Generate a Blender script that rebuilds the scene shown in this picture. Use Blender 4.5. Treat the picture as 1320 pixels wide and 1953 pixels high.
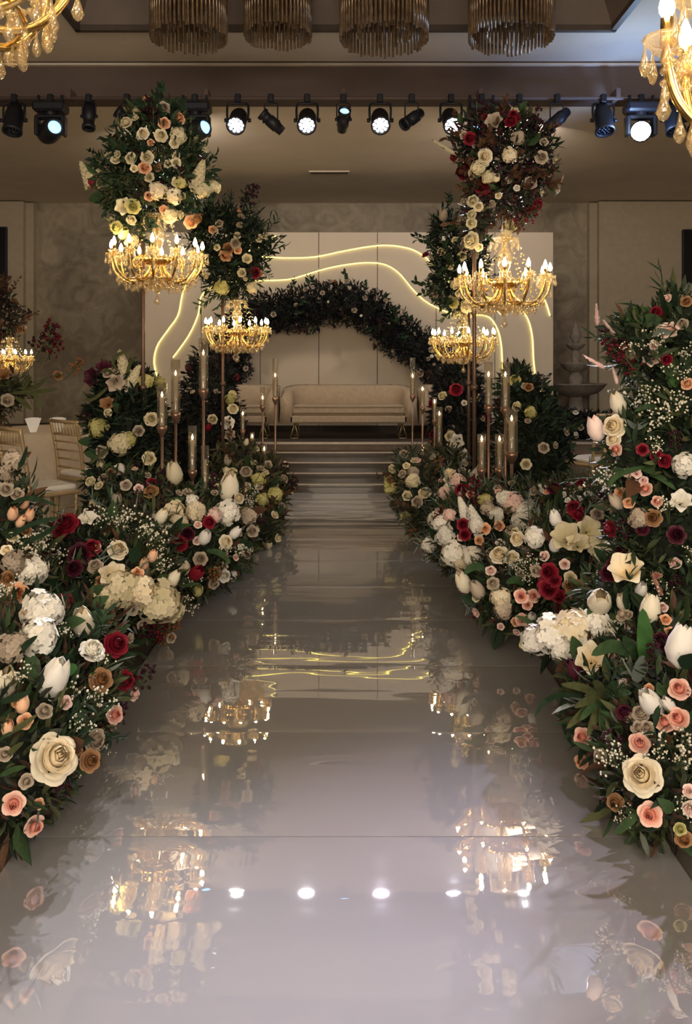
import bpy, math, random
import numpy as np
from mathutils import Vector, Matrix, Quaternion

for o in list(bpy.data.objects):
    bpy.data.objects.remove(o)
S = bpy.context.scene
C = S.collection
random.seed(7)
rng = np.random.default_rng(7)
PI = math.pi
F = 1500.0            # focal length in photo pixels (photo is 1320 x 1953)
HX, HY, CH = 655.0, 703.0, 1.30   # vanishing point in the photo, camera height above the runway

def px(x, y, D):
    """photo pixel + distance along the hall -> world point (X right, Y into the hall, Z up; runway top is z=0)"""
    return Vector(((x - HX) / F * D, D, CH - (y - HY) / F * D))

# ------------------------------------------------------------------ camera, world, lights, exposure
cam = bpy.data.cameras.new('camera')
camo = bpy.data.objects.new('camera', cam)
C.objects.link(camo)
camo.location = (0, 0, CH)
camo.rotation_euler = (PI / 2, 0, 0)
cam.sensor_fit = 'VERTICAL'
cam.sensor_height = 24
cam.sensor_width = 24
cam.lens = 24 * F / 1953
cam.shift_x = (660 - HX) / 1953
cam.shift_y = -(976.5 - HY) / 1953
cam.clip_start = 0.05
S.camera = camo

w = bpy.data.worlds.new('world')
S.world = w
w.use_nodes = True
bg = w.node_tree.nodes['Background']
bg.inputs[0].default_value = (1.0, 0.88, 0.74, 1)
bg.inputs[1].default_value = 0.05

def add_light(name, kind, loc, aim, energy, color, **kw):
    l = bpy.data.lights.new(name, kind)
    l.energy = energy
    l.color = color
    for k, v in kw.items():
        setattr(l, k, v)
    o = bpy.data.objects.new(name, l)
    C.objects.link(o)
    o.location = loc
    d = Vector(aim) - Vector(loc)
    o.rotation_euler = d.to_track_quat('-Z', 'Y').to_euler()
    return o

# unseen lights behind the photographer: a ceiling pair, then an added fill panel
add_light('hall_fill', 'AREA', (-2.6, -1.8, 4.1), (-1.3, 3.2, 0.6), 31, (1.0, 0.87, 0.73), size=0.9)
add_light('hall_fill', 'AREA', (2.6, -1.8, 4.1), (1.3, 3.2, 0.6), 39, (1.0, 0.91, 0.84), size=0.9)
add_light('hall_fill', 'AREA', (0, -3.4, 2.5), (0, 9.0, 3.2), 170, (1.0, 0.83, 0.64), shape='RECTANGLE', size=5.0, size_y=1.6)  # added fill facing the stage, lifts walls, bulkhead and ceiling
# unseen area lights under the stage ceiling behind the bulkhead, aimed at the backdrop
add_light('stage_wash', 'AREA', (-2.0, 8.3, 3.85), (-0.8, 10.9, 1.6), 24, (1.0, 0.85, 0.68), size=0.5)
add_light('stage_wash', 'AREA', (2.0, 8.3, 3.85), (0.8, 10.9, 1.6), 24, (1.0, 0.85, 0.70), size=0.5)

S.view_settings.view_transform = 'Standard'
S.view_settings.look = 'None'
S.view_settings.gamma = 1
S.view_settings.use_curve_mapping = False
S.view_settings.exposure = 0.8

# ------------------------------------------------------------------ materials
MATS = {}
def newmat(name):
    m = bpy.data.materials.new(name)
    m.use_nodes = True
    MATS[name] = m
    nt = m.node_tree
    return m, nt, nt.nodes['Principled BSDF']

def P(name, col, rough=0.5, metal=0.0, var=0.12, scale=12.0, bump=0.0, spec=0.5, detail=3.0, coat=0.0):
    """principled with a noise that varies the colour a little, optional fine relief"""
    m, nt, b = newmat(name)
    b.inputs['Roughness'].default_value = rough
    b.inputs['Metallic'].default_value = metal
    b.inputs['Specular IOR Level'].default_value = spec
    b.inputs['Coat Weight'].default_value = coat
    tc = nt.nodes.new('ShaderNodeTexCoord')
    n = nt.nodes.new('ShaderNodeTexNoise')
    n.inputs['Scale'].default_value = scale
    n.inputs['Detail'].default_value = detail
    nt.links.new(tc.outputs['Object'], n.inputs['Vector'])
    r = nt.nodes.new('ShaderNodeValToRGB')
    lo = [c * (1 - var) for c in col]; hi = [min(1, c * (1 + var)) for c in col]
    r.color_ramp.elements[0].position = 0.3; r.color_ramp.elements[1].position = 0.7
    r.color_ramp.elements[0].color = (*lo, 1); r.color_ramp.elements[1].color = (*hi, 1)
    nt.links.new(n.outputs['Fac'], r.inputs['Fac'])
    nt.links.new(r.outputs['Color'], b.inputs['Base Color'])
    if bump:
        bm = nt.nodes.new('ShaderNodeBump')
        bm.inputs['Strength'].default_value = bump
        bm.inputs['Distance'].default_value = 0.01
        nt.links.new(n.outputs['Fac'], bm.inputs['Height'])
        nt.links.new(bm.outputs['Normal'], b.inputs['Normal'])
    return m

def E(name, col, strength):
    m, nt, b = newmat(name)
    b.inputs['Base Color'].default_value = (*[c * 0.5 for c in col], 1)
    b.inputs['Emission Color'].default_value = (*col, 1)
    b.inputs['Emission Strength'].default_value = strength
    return m

def glassy(name, tint, gloss, rough, body=0.0, bodycol=(1, 1, 1)):
    """clear glass / crystal: see-through with a fresnel-weighted mirror and a little body"""
    m, nt, b = newmat(name)
    nt.nodes.remove(b)
    out = nt.nodes['Material Output']
    tr = nt.nodes.new('ShaderNodeBsdfTransparent'); tr.inputs[0].default_value = (*tint, 1)
    gl = nt.nodes.new('ShaderNodeBsdfGlossy'); gl.inputs['Roughness'].default_value = rough
    fr = nt.nodes.new('ShaderNodeLayerWeight'); fr.inputs['Blend'].default_value = 0.5
    pw_ = nt.nodes.new('ShaderNodeMath'); pw_.operation = 'POWER'; pw_.inputs[1].default_value = 4.0
    nt.links.new(fr.outputs['Facing'], pw_.inputs[0])
    ad = nt.nodes.new('ShaderNodeMath'); ad.operation = 'MULTIPLY_ADD'; ad.use_clamp = True
    ad.inputs[1].default_value = 0.5; ad.inputs[2].default_value = gloss
    nt.links.new(pw_.outputs[0], ad.inputs[0])
    mx = nt.nodes.new('ShaderNodeMixShader')
    nt.links.new(ad.outputs[0], mx.inputs[0]); nt.links.new(tr.outputs[0], mx.inputs[1]); nt.links.new(gl.outputs[0], mx.inputs[2])
    last = mx
    if body:
        df = nt.nodes.new('ShaderNodeBsdfTranslucent'); df.inputs[0].default_value = (*bodycol, 1)
        d2 = nt.nodes.new('ShaderNodeBsdfDiffuse'); d2.inputs[0].default_value = (*bodycol, 1)
        a2 = nt.nodes.new('ShaderNodeMixShader'); a2.inputs[0].default_value = 0.5
        nt.links.new(df.outputs[0], a2.inputs[1]); nt.links.new(d2.outputs[0], a2.inputs[2])
        m2 = nt.nodes.new('ShaderNodeMixShader'); m2.inputs[0].default_value = body
        nt.links.new(mx.outputs[0], m2.inputs[1]); nt.links.new(a2.outputs[0], m2.inputs[2])
        last = m2
    nt.links.new(last.outputs[0], out.inputs['Surface'])
    return m

def petal_mat(name, inner, outer, rough=0.55, vary=0.18):
    m, nt, b = newmat(name)
    b.inputs['Roughness'].default_value = rough
    b.inputs['Specular IOR Level'].default_value = 0.25
    at = nt.nodes.new('ShaderNodeAttribute'); at.attribute_name = 't'
    r = nt.nodes.new('ShaderNodeValToRGB')
    r.color_ramp.elements[0].color = (*inner, 1); r.color_ramp.elements[1].color = (*outer, 1)
    nt.links.new(at.outputs['Fac'], r.inputs['Fac'])
    oi = nt.nodes.new('ShaderNodeObjectInfo')
    mr = nt.nodes.new('ShaderNodeMapRange')
    mr.inputs['To Min'].default_value = 1 - vary; mr.inputs['To Max'].default_value = 1 + vary * 0.4
    nt.links.new(oi.outputs['Random'], mr.inputs['Value'])
    hs = nt.nodes.new('ShaderNodeHueSaturation')
    nt.links.new(r.outputs['Color'], hs.inputs['Color']); nt.links.new(mr.outputs['Result'], hs.inputs['Value'])
    nt.links.new(hs.outputs['Color'], b.inputs['Base Color'])
    return m

PET = {}
def pm(key, inner, outer, **k):
    PET[key] = petal_mat('petal_' + key, inner, outer, **k)
pm('cream', (0.80, 0.62, 0.34), (0.84, 0.78, 0.62))
pm('white', (0.80, 0.76, 0.62), (0.86, 0.84, 0.79))
pm('ivory', (0.66, 0.58, 0.32), (0.78, 0.70, 0.50))
pm('pink', (0.78, 0.22, 0.15), (0.88, 0.58, 0.48))
pm('blush', (0.80, 0.46, 0.40), (0.88, 0.70, 0.64))
pm('peach', (0.72, 0.30, 0.12), (0.82, 0.50, 0.32))
pm('burgundy', (0.10, 0.004, 0.012), (0.26, 0.012, 0.030))
pm('plum', (0.030, 0.004, 0.012), (0.075, 0.008, 0.022))
pm('bronze', (0.22, 0.09, 0.03), (0.36, 0.20, 0.10))
pm('lime', (0.40, 0.38, 0.10), (0.58, 0.54, 0.24))
pm('taupe', (0.36, 0.28, 0.20), (0.50, 0.42, 0.33))

# foliage: the leaf colours are stored on the leaves themselves
m, nt, b = newmat('foliage')
at = nt.nodes.new('ShaderNodeAttribute'); at.attribute_name = 'leaf_colour'
nt.links.new(at.outputs['Color'], b.inputs['Base Color'])
b.inputs['Roughness'].default_value = 0.6
b.inputs['Specular IOR Level'].default_value = 0.2
P('stem', (0.06, 0.09, 0.03), 0.6, var=0.3)
P('leaf_green', (0.045, 0.085, 0.035), 0.62, spec=0.15, var=0.3, scale=30)
P('leaf_dark', (0.020, 0.042, 0.022), 0.62, spec=0.15, var=0.3, scale=30)
P('leaf_olive', (0.085, 0.095, 0.04), 0.62, spec=0.15, var=0.25, scale=30)
P('leaf_bright', (0.065, 0.17, 0.045), 0.62, spec=0.15, var=0.25, scale=20)
P('leaf_bronze', (0.09, 0.045, 0.025), 0.62, spec=0.15, var=0.3, scale=30)
P('leaf_grey', (0.16, 0.20, 0.17), 0.62, spec=0.15, var=0.2, scale=30)
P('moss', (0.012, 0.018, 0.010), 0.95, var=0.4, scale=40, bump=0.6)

P('gold', (0.80, 0.55, 0.20), 0.22, 1.0, var=0.06)
P('old_gold', (0.42, 0.30, 0.17), 0.38, 0.7, var=0.15)
P('rose_gold', (0.36, 0.22, 0.15), 0.35, 0.8, var=0.12)
P('bronze_post', (0.16, 0.10, 0.07), 0.4, 0.6, var=0.15)
P('black_metal', (0.010, 0.012, 0.020), 0.45, 0.3, var=0.2)
P('black_plastic', (0.008, 0.009, 0.016), 0.5, var=0.2)
P('sofa_velvet', (0.40, 0.32, 0.23), 0.85, var=0.08, scale=25)
P('sofa_piping', (0.30, 0.235, 0.165), 0.8, var=0.08)
P('brass_leg', (0.50, 0.40, 0.24), 0.35, 0.8)
P('chair_gold', (0.52, 0.38, 0.21), 0.4, 0.35, var=0.12)
P('cushion_white', (0.78, 0.74, 0.68), 0.85, var=0.05)
P('cloth', (0.52, 0.44, 0.34), 0.9, var=0.06, scale=18)
P('napkin', (0.85, 0.85, 0.86), 0.8, var=0.03)
P('wax', (0.50, 0.43, 0.32), 0.5, var=0.04)
P('stone', (0.24, 0.21, 0.18), 0.85, var=0.2, scale=16, bump=0.3)
P('step_gloss', (0.055, 0.040, 0.028), 0.32, var=0.25, scale=6, coat=0.3)
P('nosing', (0.50, 0.44, 0.37), 0.5, 0.2, var=0.08)
P('stage_carpet', (0.045, 0.033, 0.026), 0.8, var=0.25, scale=50)
P('stage_face', (0.17, 0.125, 0.09), 0.6, var=0.15, scale=8)
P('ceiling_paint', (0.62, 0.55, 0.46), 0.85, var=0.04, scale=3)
P('stage_ceiling_paint', (0.74, 0.65, 0.54), 0.8, var=0.05, scale=2)
P('bulkhead_paint', (0.105, 0.074, 0.066), 0.7, var=0.08, scale=2)
P('moulding', (0.62, 0.56, 0.48), 0.6, var=0.05)
P('dark_trim', (0.07, 0.05, 0.04), 0.6, var=0.1)
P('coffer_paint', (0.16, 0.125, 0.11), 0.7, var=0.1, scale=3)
P('backdrop_paint', (0.52, 0.45, 0.36), 0.6, var=0.03, scale=2)
P('joint', (0.14, 0.11, 0.085), 0.8)
P('screen', (0.006, 0.007, 0.012), 0.2, var=0.1)
P('pilaster_paint', (0.42, 0.36, 0.27), 0.75, var=0.05)
P('smoked_glass', (0.16, 0.105, 0.06), 0.2, 0.35, var=0.35, scale=20)
E('bulb', (1.0, 0.72, 0.36), 75)
E('flame', (1.0, 0.70, 0.38), 14)
E('led_white', (0.92, 0.95, 1.0), 6)
E('led_blue', (0.25, 0.60, 1.0), 1.6)
E('led_beam', (0.62, 0.85, 1.0), 90)
E('led_strip', (1.0, 0.84, 0.20), 3.2)
glassy('crystal', (0.96, 0.90, 0.78), 0.18, 0.06, 0.16, (1.0, 0.85, 0.55))
glassy('clear_glass', (0.90, 0.88, 0.84), 0.05, 0.03, 0.05, (0.8, 0.75, 0.65))
glassy('lens_glass', (0.05, 0.08, 0.16), 0.12, 0.05, 0.3, (0.02, 0.05, 0.12))

# runway: white gloss acrylic
m, nt, b = newmat('runway_gloss')
b.inputs['Base Color'].default_value = (0.30, 0.293, 0.292, 1)
b.inputs['Roughness'].default_value = 0.012
b.inputs['IOR'].default_value = 3.5
tc = nt.nodes.new('ShaderNodeTexCoord')
mp = nt.nodes.new('ShaderNodeMapping'); mp.inputs['Scale'].default_value = (0.9, 5.0, 1)
nz = nt.nodes.new('ShaderNodeTexNoise'); nz.inputs['Scale'].default_value = 1.6; nz.inputs['Detail'].default_value = 1.5
bp = nt.nodes.new('ShaderNodeBump'); bp.inputs['Strength'].default_value = 0.10; bp.inputs['Distance'].default_value = 0.012
nt.links.new(tc.outputs['Object'], mp.inputs['Vector']); nt.links.new(mp.outputs[0], nz.inputs['Vector'])
nt.links.new(nz.outputs['Fac'], bp.inputs['Height']); nt.links.new(bp.outputs[0], b.inputs['Normal'])

# hall floor: dark polished stone
P('hall_floor', (0.10, 0.085, 0.07), 0.28, var=0.25, scale=3, detail=6)

# damask plaster of the back wall
m, nt, b = newmat('damask_plaster')
b.inputs['Roughness'].default_value = 0.7
tc = nt.nodes.new('ShaderNodeTexCoord')
n1 = nt.nodes.new('ShaderNodeTexNoise'); n1.inputs['Scale'].default_value = 3.2; n1.inputs['Detail'].default_value = 8; n1.inputs['Distortion'].default_value = 1.8
n2 = nt.nodes.new('ShaderNodeTexNoise'); n2.inputs['Scale'].default_value = 0.7; n2.inputs['Detail'].default_value = 3
for n in (n1, n2): nt.links.new(tc.outputs['Object'], n.inputs['Vector'])
ad = nt.nodes.new('ShaderNodeMath'); ad.operation = 'MULTIPLY_ADD'; ad.inputs[1].default_value = 0.6
nt.links.new(n1.outputs['Fac'], ad.inputs[0]); nt.links.new(n2.outputs['Fac'], ad.inputs[2])
r = nt.nodes.new('ShaderNodeValToRGB')
r.color_ramp.elements[0].position = 0.62; r.color_ramp.elements[1].position = 0.98
r.color_ramp.elements[0].color = (0.19, 0.155, 0.115, 1); r.color_ramp.elements[1].color = (0.42, 0.36, 0.27, 1)
nt.links.new(ad.outputs[0], r.inputs['Fac']); nt.links.new(r.outputs[0], b.inputs['Base Color'])
bp = nt.nodes.new('ShaderNodeBump'); bp.inputs['Strength'].default_value = 0.3; bp.inputs['Distance'].default_value = 0.02
nt.links.new(n1.outputs['Fac'], bp.inputs['Height']); nt.links.new(bp.outputs[0], b.inputs['Normal'])

# ------------------------------------------------------------------ mesh helpers
class MB:
    def __init__(s):
        s.v = []; s.f = []; s.m = []; s.t = []
    def add(s, vs, fs, mat=0, t=0.0):
        o = len(s.v)
        s.v += [tuple(p) for p in vs]
        s.t += (t if isinstance(t, list) else [t] * len(vs))
        s.f += [tuple(i + o for i in f) for f in fs]
        s.m += [mat] * len(fs)
        return s
    def box(s, lo, hi, mat=0, M=None, bevel=0.0):
        (a, b_, c), (d, e, f) = lo, hi
        k = min(bevel, (d - a) / 3, (e - b_) / 3, (f - c) / 3)
        if k <= 0:
            vs = [(a, b_, c), (d, b_, c), (d, e, c), (a, e, c), (a, b_, f), (d, b_, f), (d, e, f), (a, e, f)]
            fs = [(3, 2, 1, 0), (4, 5, 6, 7), (0, 1, 5, 4), (1, 2, 6, 5), (2, 3, 7, 6), (3, 0, 4, 7)]
        else:   # chamfered box: three rings of points per corner
            vs = []; idx = {}
            for X in (0, 1):
                for Y in (0, 1):
                    for Z in (0, 1):
                        x, y, z = (a, d)[X], (b_, e)[Y], (c, f)[Z]
                        sx, sy, sz = (1, -1)[X] * k, (1, -1)[Y] * k, (1, -1)[Z] * k
                        idx[X, Y, Z] = len(vs)
                        vs += [(x, y + sy, z + sz), (x + sx, y, z + sz), (x + sx, y + sy, z)]
            g = lambda X, Y, Z, n: idx[X, Y, Z] + n
            fs = []
            for q in (0, 1):
                fs.append([g(q, 0, 0, 0), g(q, 1, 0, 0), g(q, 1, 1, 0), g(q, 0, 1, 0)][::(-1 if q == 0 else 1)])
                fs.append([g(0, q, 0, 1), g(1, q, 0, 1), g(1, q, 1, 1), g(0, q, 1, 1)][::(1 if q == 0 else -1)])
                fs.append([g(0, 0, q, 2), g(1, 0, q, 2), g(1, 1, q, 2), g(0, 1, q, 2)][::(-1 if q == 0 else 1)])
            for p in (0, 1):
                for q in (0, 1):
                    fs.append([g(p, q, 0, 0), g(p, q, 0, 1), g(p, q, 1, 1), g(p, q, 1, 0)])
                    fs.append([g(p, 0, q, 0), g(p, 0, q, 2), g(p, 1, q, 2), g(p, 1, q, 0)])
                    fs.append([g(0, p, q, 1), g(0, p, q, 2), g(1, p, q, 2), g(1, p, q, 1)])
            for kk in idx.values():
                fs.append([kk, kk + 1, kk + 2])
        if M is not None: vs = [M @ Vector(p) for p in vs]
        return s.add(vs, fs, mat)
    def tube(s, pts, r, n=8, mat=0, cap=True, M=None):
        pts = [Vector(p) for p in pts]
        N = len(pts)
        rs = r if isinstance(r, (list, tuple)) else [r] * N
        tan = []
        for i in range(N):
            d = pts[min(i + 1, N - 1)] - pts[max(i - 1, 0)]
            tan.append(d.normalized() if d.length > 1e-9 else Vector((0, 0, 1)))
        ref = Vector((1, 0, 0)) if abs(tan[0].x) < 0.8 else Vector((0, 1, 0))
        u = (ref - tan[0] * ref.dot(tan[0])).normalized()
        vs = []
        for i in range(N):
            u = (u - tan[i] * u.dot(tan[i]))
            u = u.normalized() if u.length > 1e-6 else tan[i].orthogonal().normalized()
            w_ = tan[i].cross(u)
            for k in range(n):
                a = 2 * PI * k / n
                vs.append(pts[i] + (u * math.cos(a) + w_ * math.sin(a)) * rs[i])
        fs = []
        for i in range(N - 1):
            for k in range(n):
                k2 = (k + 1) % n
                fs.append((i * n + k, i * n + k2, (i + 1) * n + k2, (i + 1) * n + k))
        if cap:
            fs.append(tuple(range(n))[::-1]); fs.append(tuple((N - 1) * n + k for k in range(n)))
        if M is not None: vs = [M @ p for p in vs]
        return s.add(vs, fs, mat)
    def lathe(s, prof, n=16, mat=0, M=None, cap=False):
        vs = []; fs = []
        for (r, z) in prof:
            for k in range(n):
                a = 2 * PI * k / n
                vs.append(Vector((r * math.cos(a), r * math.sin(a), z)))
        for i in range(len(prof) - 1):
            for k in range(n):
                k2 = (k + 1) % n
                fs.append((i * n + k, i * n + k2, (i + 1) * n + k2, (i + 1) * n + k))
        if cap:
            fs.append(tuple(range(n))[::-1]); fs.append(tuple((len(prof) - 1) * n + k for k in range(n)))
        if M is not None: vs = [M @ p for p in vs]
        return s.add(vs, fs, mat)
    def ball(s, c, r, n=6, mat=0, sz=1.0):
        pr = [(r * math.sin(PI * i / 4), -r * sz * math.cos(PI * i / 4)) for i in range(5)]
        pr[0] = (r * 0.02, pr[0][1]); pr[-1] = (r * 0.02, pr[-1][1])
        return s.lathe(pr, n, mat, Matrix.Translation(Vector(c)))
    def drop(s, c, r, h, n=5, mat=0):
        """cut crystal drop hanging from point c"""
        return s.lathe([(r * 0.08, 0), (r * 0.35, -h * 0.3), (r, -h * 0.72), (r * 0.55, -h * 0.93), (r * 0.05, -h)], n, mat, Matrix.Translation(Vector(c)))
    def petal(s, phi, prof, w, nu=4, mat=0, t=0.0, M=None, sag=0.12):
        """petal patch around the z axis: prof = [(radius, z, width factor)]"""
        vs = []; fs = []
        nv = len(prof)
        h = max(p[1] for p in prof) - min(p[1] for p in prof)
        for j, (r_, z, wf) in enumerate(prof):
            v = j / (nv - 1)
            for i in range(nu + 1):
                u = 2 * i / nu - 1
                a = phi + u * w * wf / 2
                rr = r_ * (1 - 0.10 * u * u * v)
                vs.append(Vector((rr * math.cos(a), rr * math.sin(a), z - sag * (h + 0.2) * u * u * v * v)))
        for j in range(nv - 1):
            for i in range(nu):
                q = j * (nu + 1) + i
                fs.append((q, q + 1, q + nu + 2, q + nu + 1))
        if M is not None: vs = [M @ p for p in vs]
        tv = t if isinstance(t, list) else [t] * len(vs)
        return s.add(vs, fs, mat, tv)
    def mesh(s, name, mats, smooth=True):
        me = bpy.data.meshes.new(name)
        me.from_pydata(s.v, [], s.f)
        for mm in (mats if isinstance(mats, (list, tuple)) else [mats]):
            me.materials.append(mm if not isinstance(mm, str) else MATS[mm])
        if any(s.m): me.polygons.foreach_set('material_index', s.m)
        if smooth: me.polygons.foreach_set('use_smooth', [True] * len(s.f))
        if any(s.t):
            a = me.attributes.new('t', 'FLOAT', 'POINT')
            a.data.foreach_set('value', s.t)
        me.update()
        return me
    def build(s, name, mats, parent=None, smooth=True):
        return link(name, s.mesh(name, mats, smooth), parent)

def link(name, data, parent=None, M=None):
    o = bpy.data.objects.new(name, data)
    C.objects.link(o)
    if parent is not None: o.parent = parent
    if M is not None: o.matrix_basis = M
    return o

def tag(o, label=None, cat=None, group=None, kind=None):
    if label: o['label'] = label
    if cat: o['category'] = cat
    if group: o['group'] = group
    if kind: o['kind'] = kind
    return o

def thing(name, label, cat, loc=(0, 0, 0), rz=0.0, group=None):
    o = bpy.data.objects.new(name, None)
    o.empty_display_size = 0.1
    C.objects.link(o)
    o.location = loc; o.rotation_euler = (0, 0, rz)
    return tag(o, label, cat, group)

def struct(o, label=None):
    o['kind'] = 'structure'
    if label: o['label'] = label
    return o

def copy_tree(o, parent=None):
    c = o.copy(); C.objects.link(c)
    if parent is not None: c.parent = parent
    for ch in o.children: copy_tree(ch, c)
    return c

def bez(pts, n=8):
    """Catmull-Rom through the points"""
    P_ = [Vector(p) for p in pts]
    out = []
    for i in range(len(P_) - 1):
        p0 = P_[max(i - 1, 0)]; p1 = P_[i]; p2 = P_[i + 1]; p3 = P_[min(i + 2, len(P_) - 1)]
        for k in range(n):
            t = k / n
            out.append(0.5 * ((2 * p1) + (p2 - p0) * t + (2 * p0 - 5 * p1 + 4 * p2 - p3) * t * t + (3 * p1 - p0 - 3 * p2 + p3) * t ** 3))
    out.append(P_[-1])
    return out

# ------------------------------------------------------------------ the room
FL = -0.03               # hall floor, the runway stands 3 cm above it
HC = 4.25                # hall ceiling
SC = 3.93                # stage ceiling
BK = 12.5                # back wall
XW = 6.8
struct(MB().box((-XW, -4, FL - 0.1), (XW, BK, FL)).build('floor', 'hall_floor', smooth=False), 'dark polished hall floor beside the runway')
struct(MB().box((-XW, BK, FL), (XW, BK + 0.15, 5.2)).build('wall_back', 'damask_plaster', smooth=False), 'grey brown damask plaster wall behind the stage')
struct(MB().box((-XW - 0.15, -4, FL), (-XW, BK, 5.2)).build('wall_left', 'pilaster_paint', smooth=False))
struct(MB().box((XW, -4, FL), (XW + 0.15, BK, 5.2)).build('wall_right', 'pilaster_paint', smooth=False))
# hall ceiling with its coffer
CX0, CX1, CY0, CY1, CZ = -2.30, 2.34, 1.2, 6.83, HC + 0.55
cl = MB()
cl.box((-XW, -4, HC), (CX0, 7.6, HC + 0.06)); cl.box((CX1, -4, HC), (XW, 7.6, HC + 0.06))
cl.box((CX0, CY1, HC), (CX1, 7.6, HC + 0.06)); cl.box((CX0, -4, HC), (CX1, CY0, HC + 0.06))
struct(cl.build('ceiling', 'ceiling_paint', smooth=False), 'warm white hall ceiling')
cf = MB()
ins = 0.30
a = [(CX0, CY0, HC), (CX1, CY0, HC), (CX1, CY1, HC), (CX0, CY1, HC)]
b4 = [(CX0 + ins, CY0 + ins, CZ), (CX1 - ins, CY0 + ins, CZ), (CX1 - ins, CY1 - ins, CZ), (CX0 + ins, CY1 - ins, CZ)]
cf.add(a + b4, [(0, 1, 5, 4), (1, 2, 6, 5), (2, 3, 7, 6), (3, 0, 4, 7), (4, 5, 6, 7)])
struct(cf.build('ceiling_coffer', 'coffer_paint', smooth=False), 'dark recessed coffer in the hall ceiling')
tr_ = MB()
for (x0, x1, y0, y1) in ((CX0 - .03, CX1 + .03, CY1 - .02, CY1 + .03), (CX0 - .03, CX0 + .02, CY0, CY1), (CX1 - .02, CX1 + .03, CY0, CY1)):
    tr_.box((x0, y0, HC - 0.02), (x1, y1, HC + 0.03))
struct(tr_.build('trim_1', 'dark_trim', smooth=False), 'dark lip around the ceiling coffer')
# bulkhead over the stage opening and the stage ceiling behind it
struct(MB().box((-XW, 7.6, SC), (XW, 7.9, HC + 0.06)).build('wall_bulkhead', 'bulkhead_paint', smooth=False), 'dark brown bulkhead carrying the stage lights')
struct(MB().box((-XW, 7.56, HC - 0.03), (XW, 7.6, HC - 0.012)).build('trim_2', 'moulding', smooth=False))
struct(MB().box((-XW, 7.55, HC - 0.012), (XW, 7.6, HC)).build('trim_3', 'dark_trim', smooth=False))
struct(MB().box((-XW, 7.9, SC), (XW, BK, SC + 0.06)).build('ceiling_stage', 'stage_ceiling_paint', smooth=False), 'warm grey ceiling over the stage')
vent = thing('air_vent', 'narrow slot air vent in the stage ceiling above the centre', 'vent', (px(628, 328, 10.5).x, 10.52, SC))
vb = MB().box((-0.27, -0.06, -0.012), (0.27, 0.06, 0.0)).build('frame', 'stage_ceiling_paint', vent, False)
for k in range(2):
    MB().box((-0.25, -0.035 + k * 0.045, -0.018), (0.25, -0.01 + k * 0.045, -0.012)).build('slot', 'dark_trim', vent, False)
# pilasters on the back wall, with screens
for nm, x0, x1 in (('trim_4', -XW, px(48, 0, 12.35).x), ('trim_5', px(1140, 0, 12.35).x, XW)):
    struct(MB().box((x0, 12.28, FL), (x1, BK, SC - 0.02)).build(nm, 'pilaster_paint', smooth=False), 'pale flat pilaster on the back wall')
    e = x1 if x0 < 0 else x0
    sg = 1 if x0 < 0 else -1
    lo, hi = sorted((e, e + sg * 0.12))
    struct(MB().box((lo, 12.38, FL), (hi, BK, SC - 0.02)).build('trim_' + ('6' if x0 < 0 else '7'), 'pilaster_paint', smooth=False), 'stepped edge of the pilaster')
for (x0, x1, y0, y1, lab) in ((-110, 12, 432, 562, 'black wall screen at the far left edge of the photo'), (1303, 1420, 437, 540, 'black wall screen at the far right edge of the photo')):
    t = thing('wall_screen', lab, 'screen', px((x0 + x1) / 2, (y0 + y1) / 2, 12.22), group='screens on the back wall')
    hw, hh = (x1 - x0) / 2 / F * 12.2, (y1 - y0) / 2 / F * 12.2
    MB().box((-hw, 0, -hh), (hw, 0.06, hh), bevel=0.008).build('housing', 'black_plastic', t, False)
    MB().box((-hw + .02, -0.004, -hh + .02), (hw - .02, 0.0, hh - .02)).build('panel', 'screen', t, False)

# ------------------------------------------------------------------ runway of gloss panels
RW = 0.884
run = struct(MB().box((-RW + .01, -0.2, FL), (RW - .01, 8.25, -0.012)).build('floor_runway', 'dark_trim', smooth=False), 'white mirror gloss aisle runway laid in panels')
seams = [2.186 + 0.628 * k for k in range(-4, 10)]
edges = [s_ for s_ in seams if s_ > -0.4] + [8.25]
rr_ = random.Random(5)
for i in range(len(edges) - 1):
    y0, y1 = edges[i] + 0.0015, edges[i + 1] - 0.0015
    nx, ny = 8, 22
    tilt = rr_.uniform(-1, 1) * 0.0010
    bow = rr_.uniform(0.0004, 0.0011)
    wob = [rr_.uniform(-1, 1) * 0.00022 for _ in range(4)]
    if y0 < 2.0: tilt *= 0.3; bow *= 0.4
    vs = []; fs = []
    for j in range(ny + 1):
        v = j / ny
        for k in range(nx + 1):
            u = k / nx * 2 - 1
            e_ = max(0, abs(2 * v - 1) - 0.80) / 0.20
            z = tilt * (v - 0.5) + bow * (1 - (2 * v - 1) ** 2) - 0.0007 * e_ * e_ + wob[0] * math.sin(3 * u + 5 * v + i) + wob[1] * math.sin(9 * v + 2 * u * u)
            vs.append((u * RW, y0 + (y1 - y0) * v, z))
    for j in range(ny):
        for k in range(nx):
            q = j * (nx + 1) + k
            fs.append((q, q + 1, q + nx + 2, q + nx + 1))
    pb = MB().add(vs, fs)
    # skirts down to the base
    n1_ = nx + 1
    ring = [j * n1_ for j in range(ny + 1)]
    for side in (0, nx):
        vv = []; ff = []
        for j in range(ny + 1):
            p = vs[j * n1_ + side]; vv += [p, (p[0], p[1], -0.013)]
        for j in range(ny): ff.append((2 * j, 2 * j + 1, 2 * j + 3, 2 * j + 2))
        pb.add(vv, ff)
    for row in (0, ny):
        vv = []; ff = []
        for k in range(nx + 1):
            p = vs[row * n1_ + k]; vv += [p, (p[0], p[1], -0.013)]
        for k in range(nx): ff.append((2 * k, 2 * k + 1, 2 * k + 3, 2 * k + 2))
        pb.add(vv, ff)
    pb.build('panel', 'runway_gloss', run)

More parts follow.
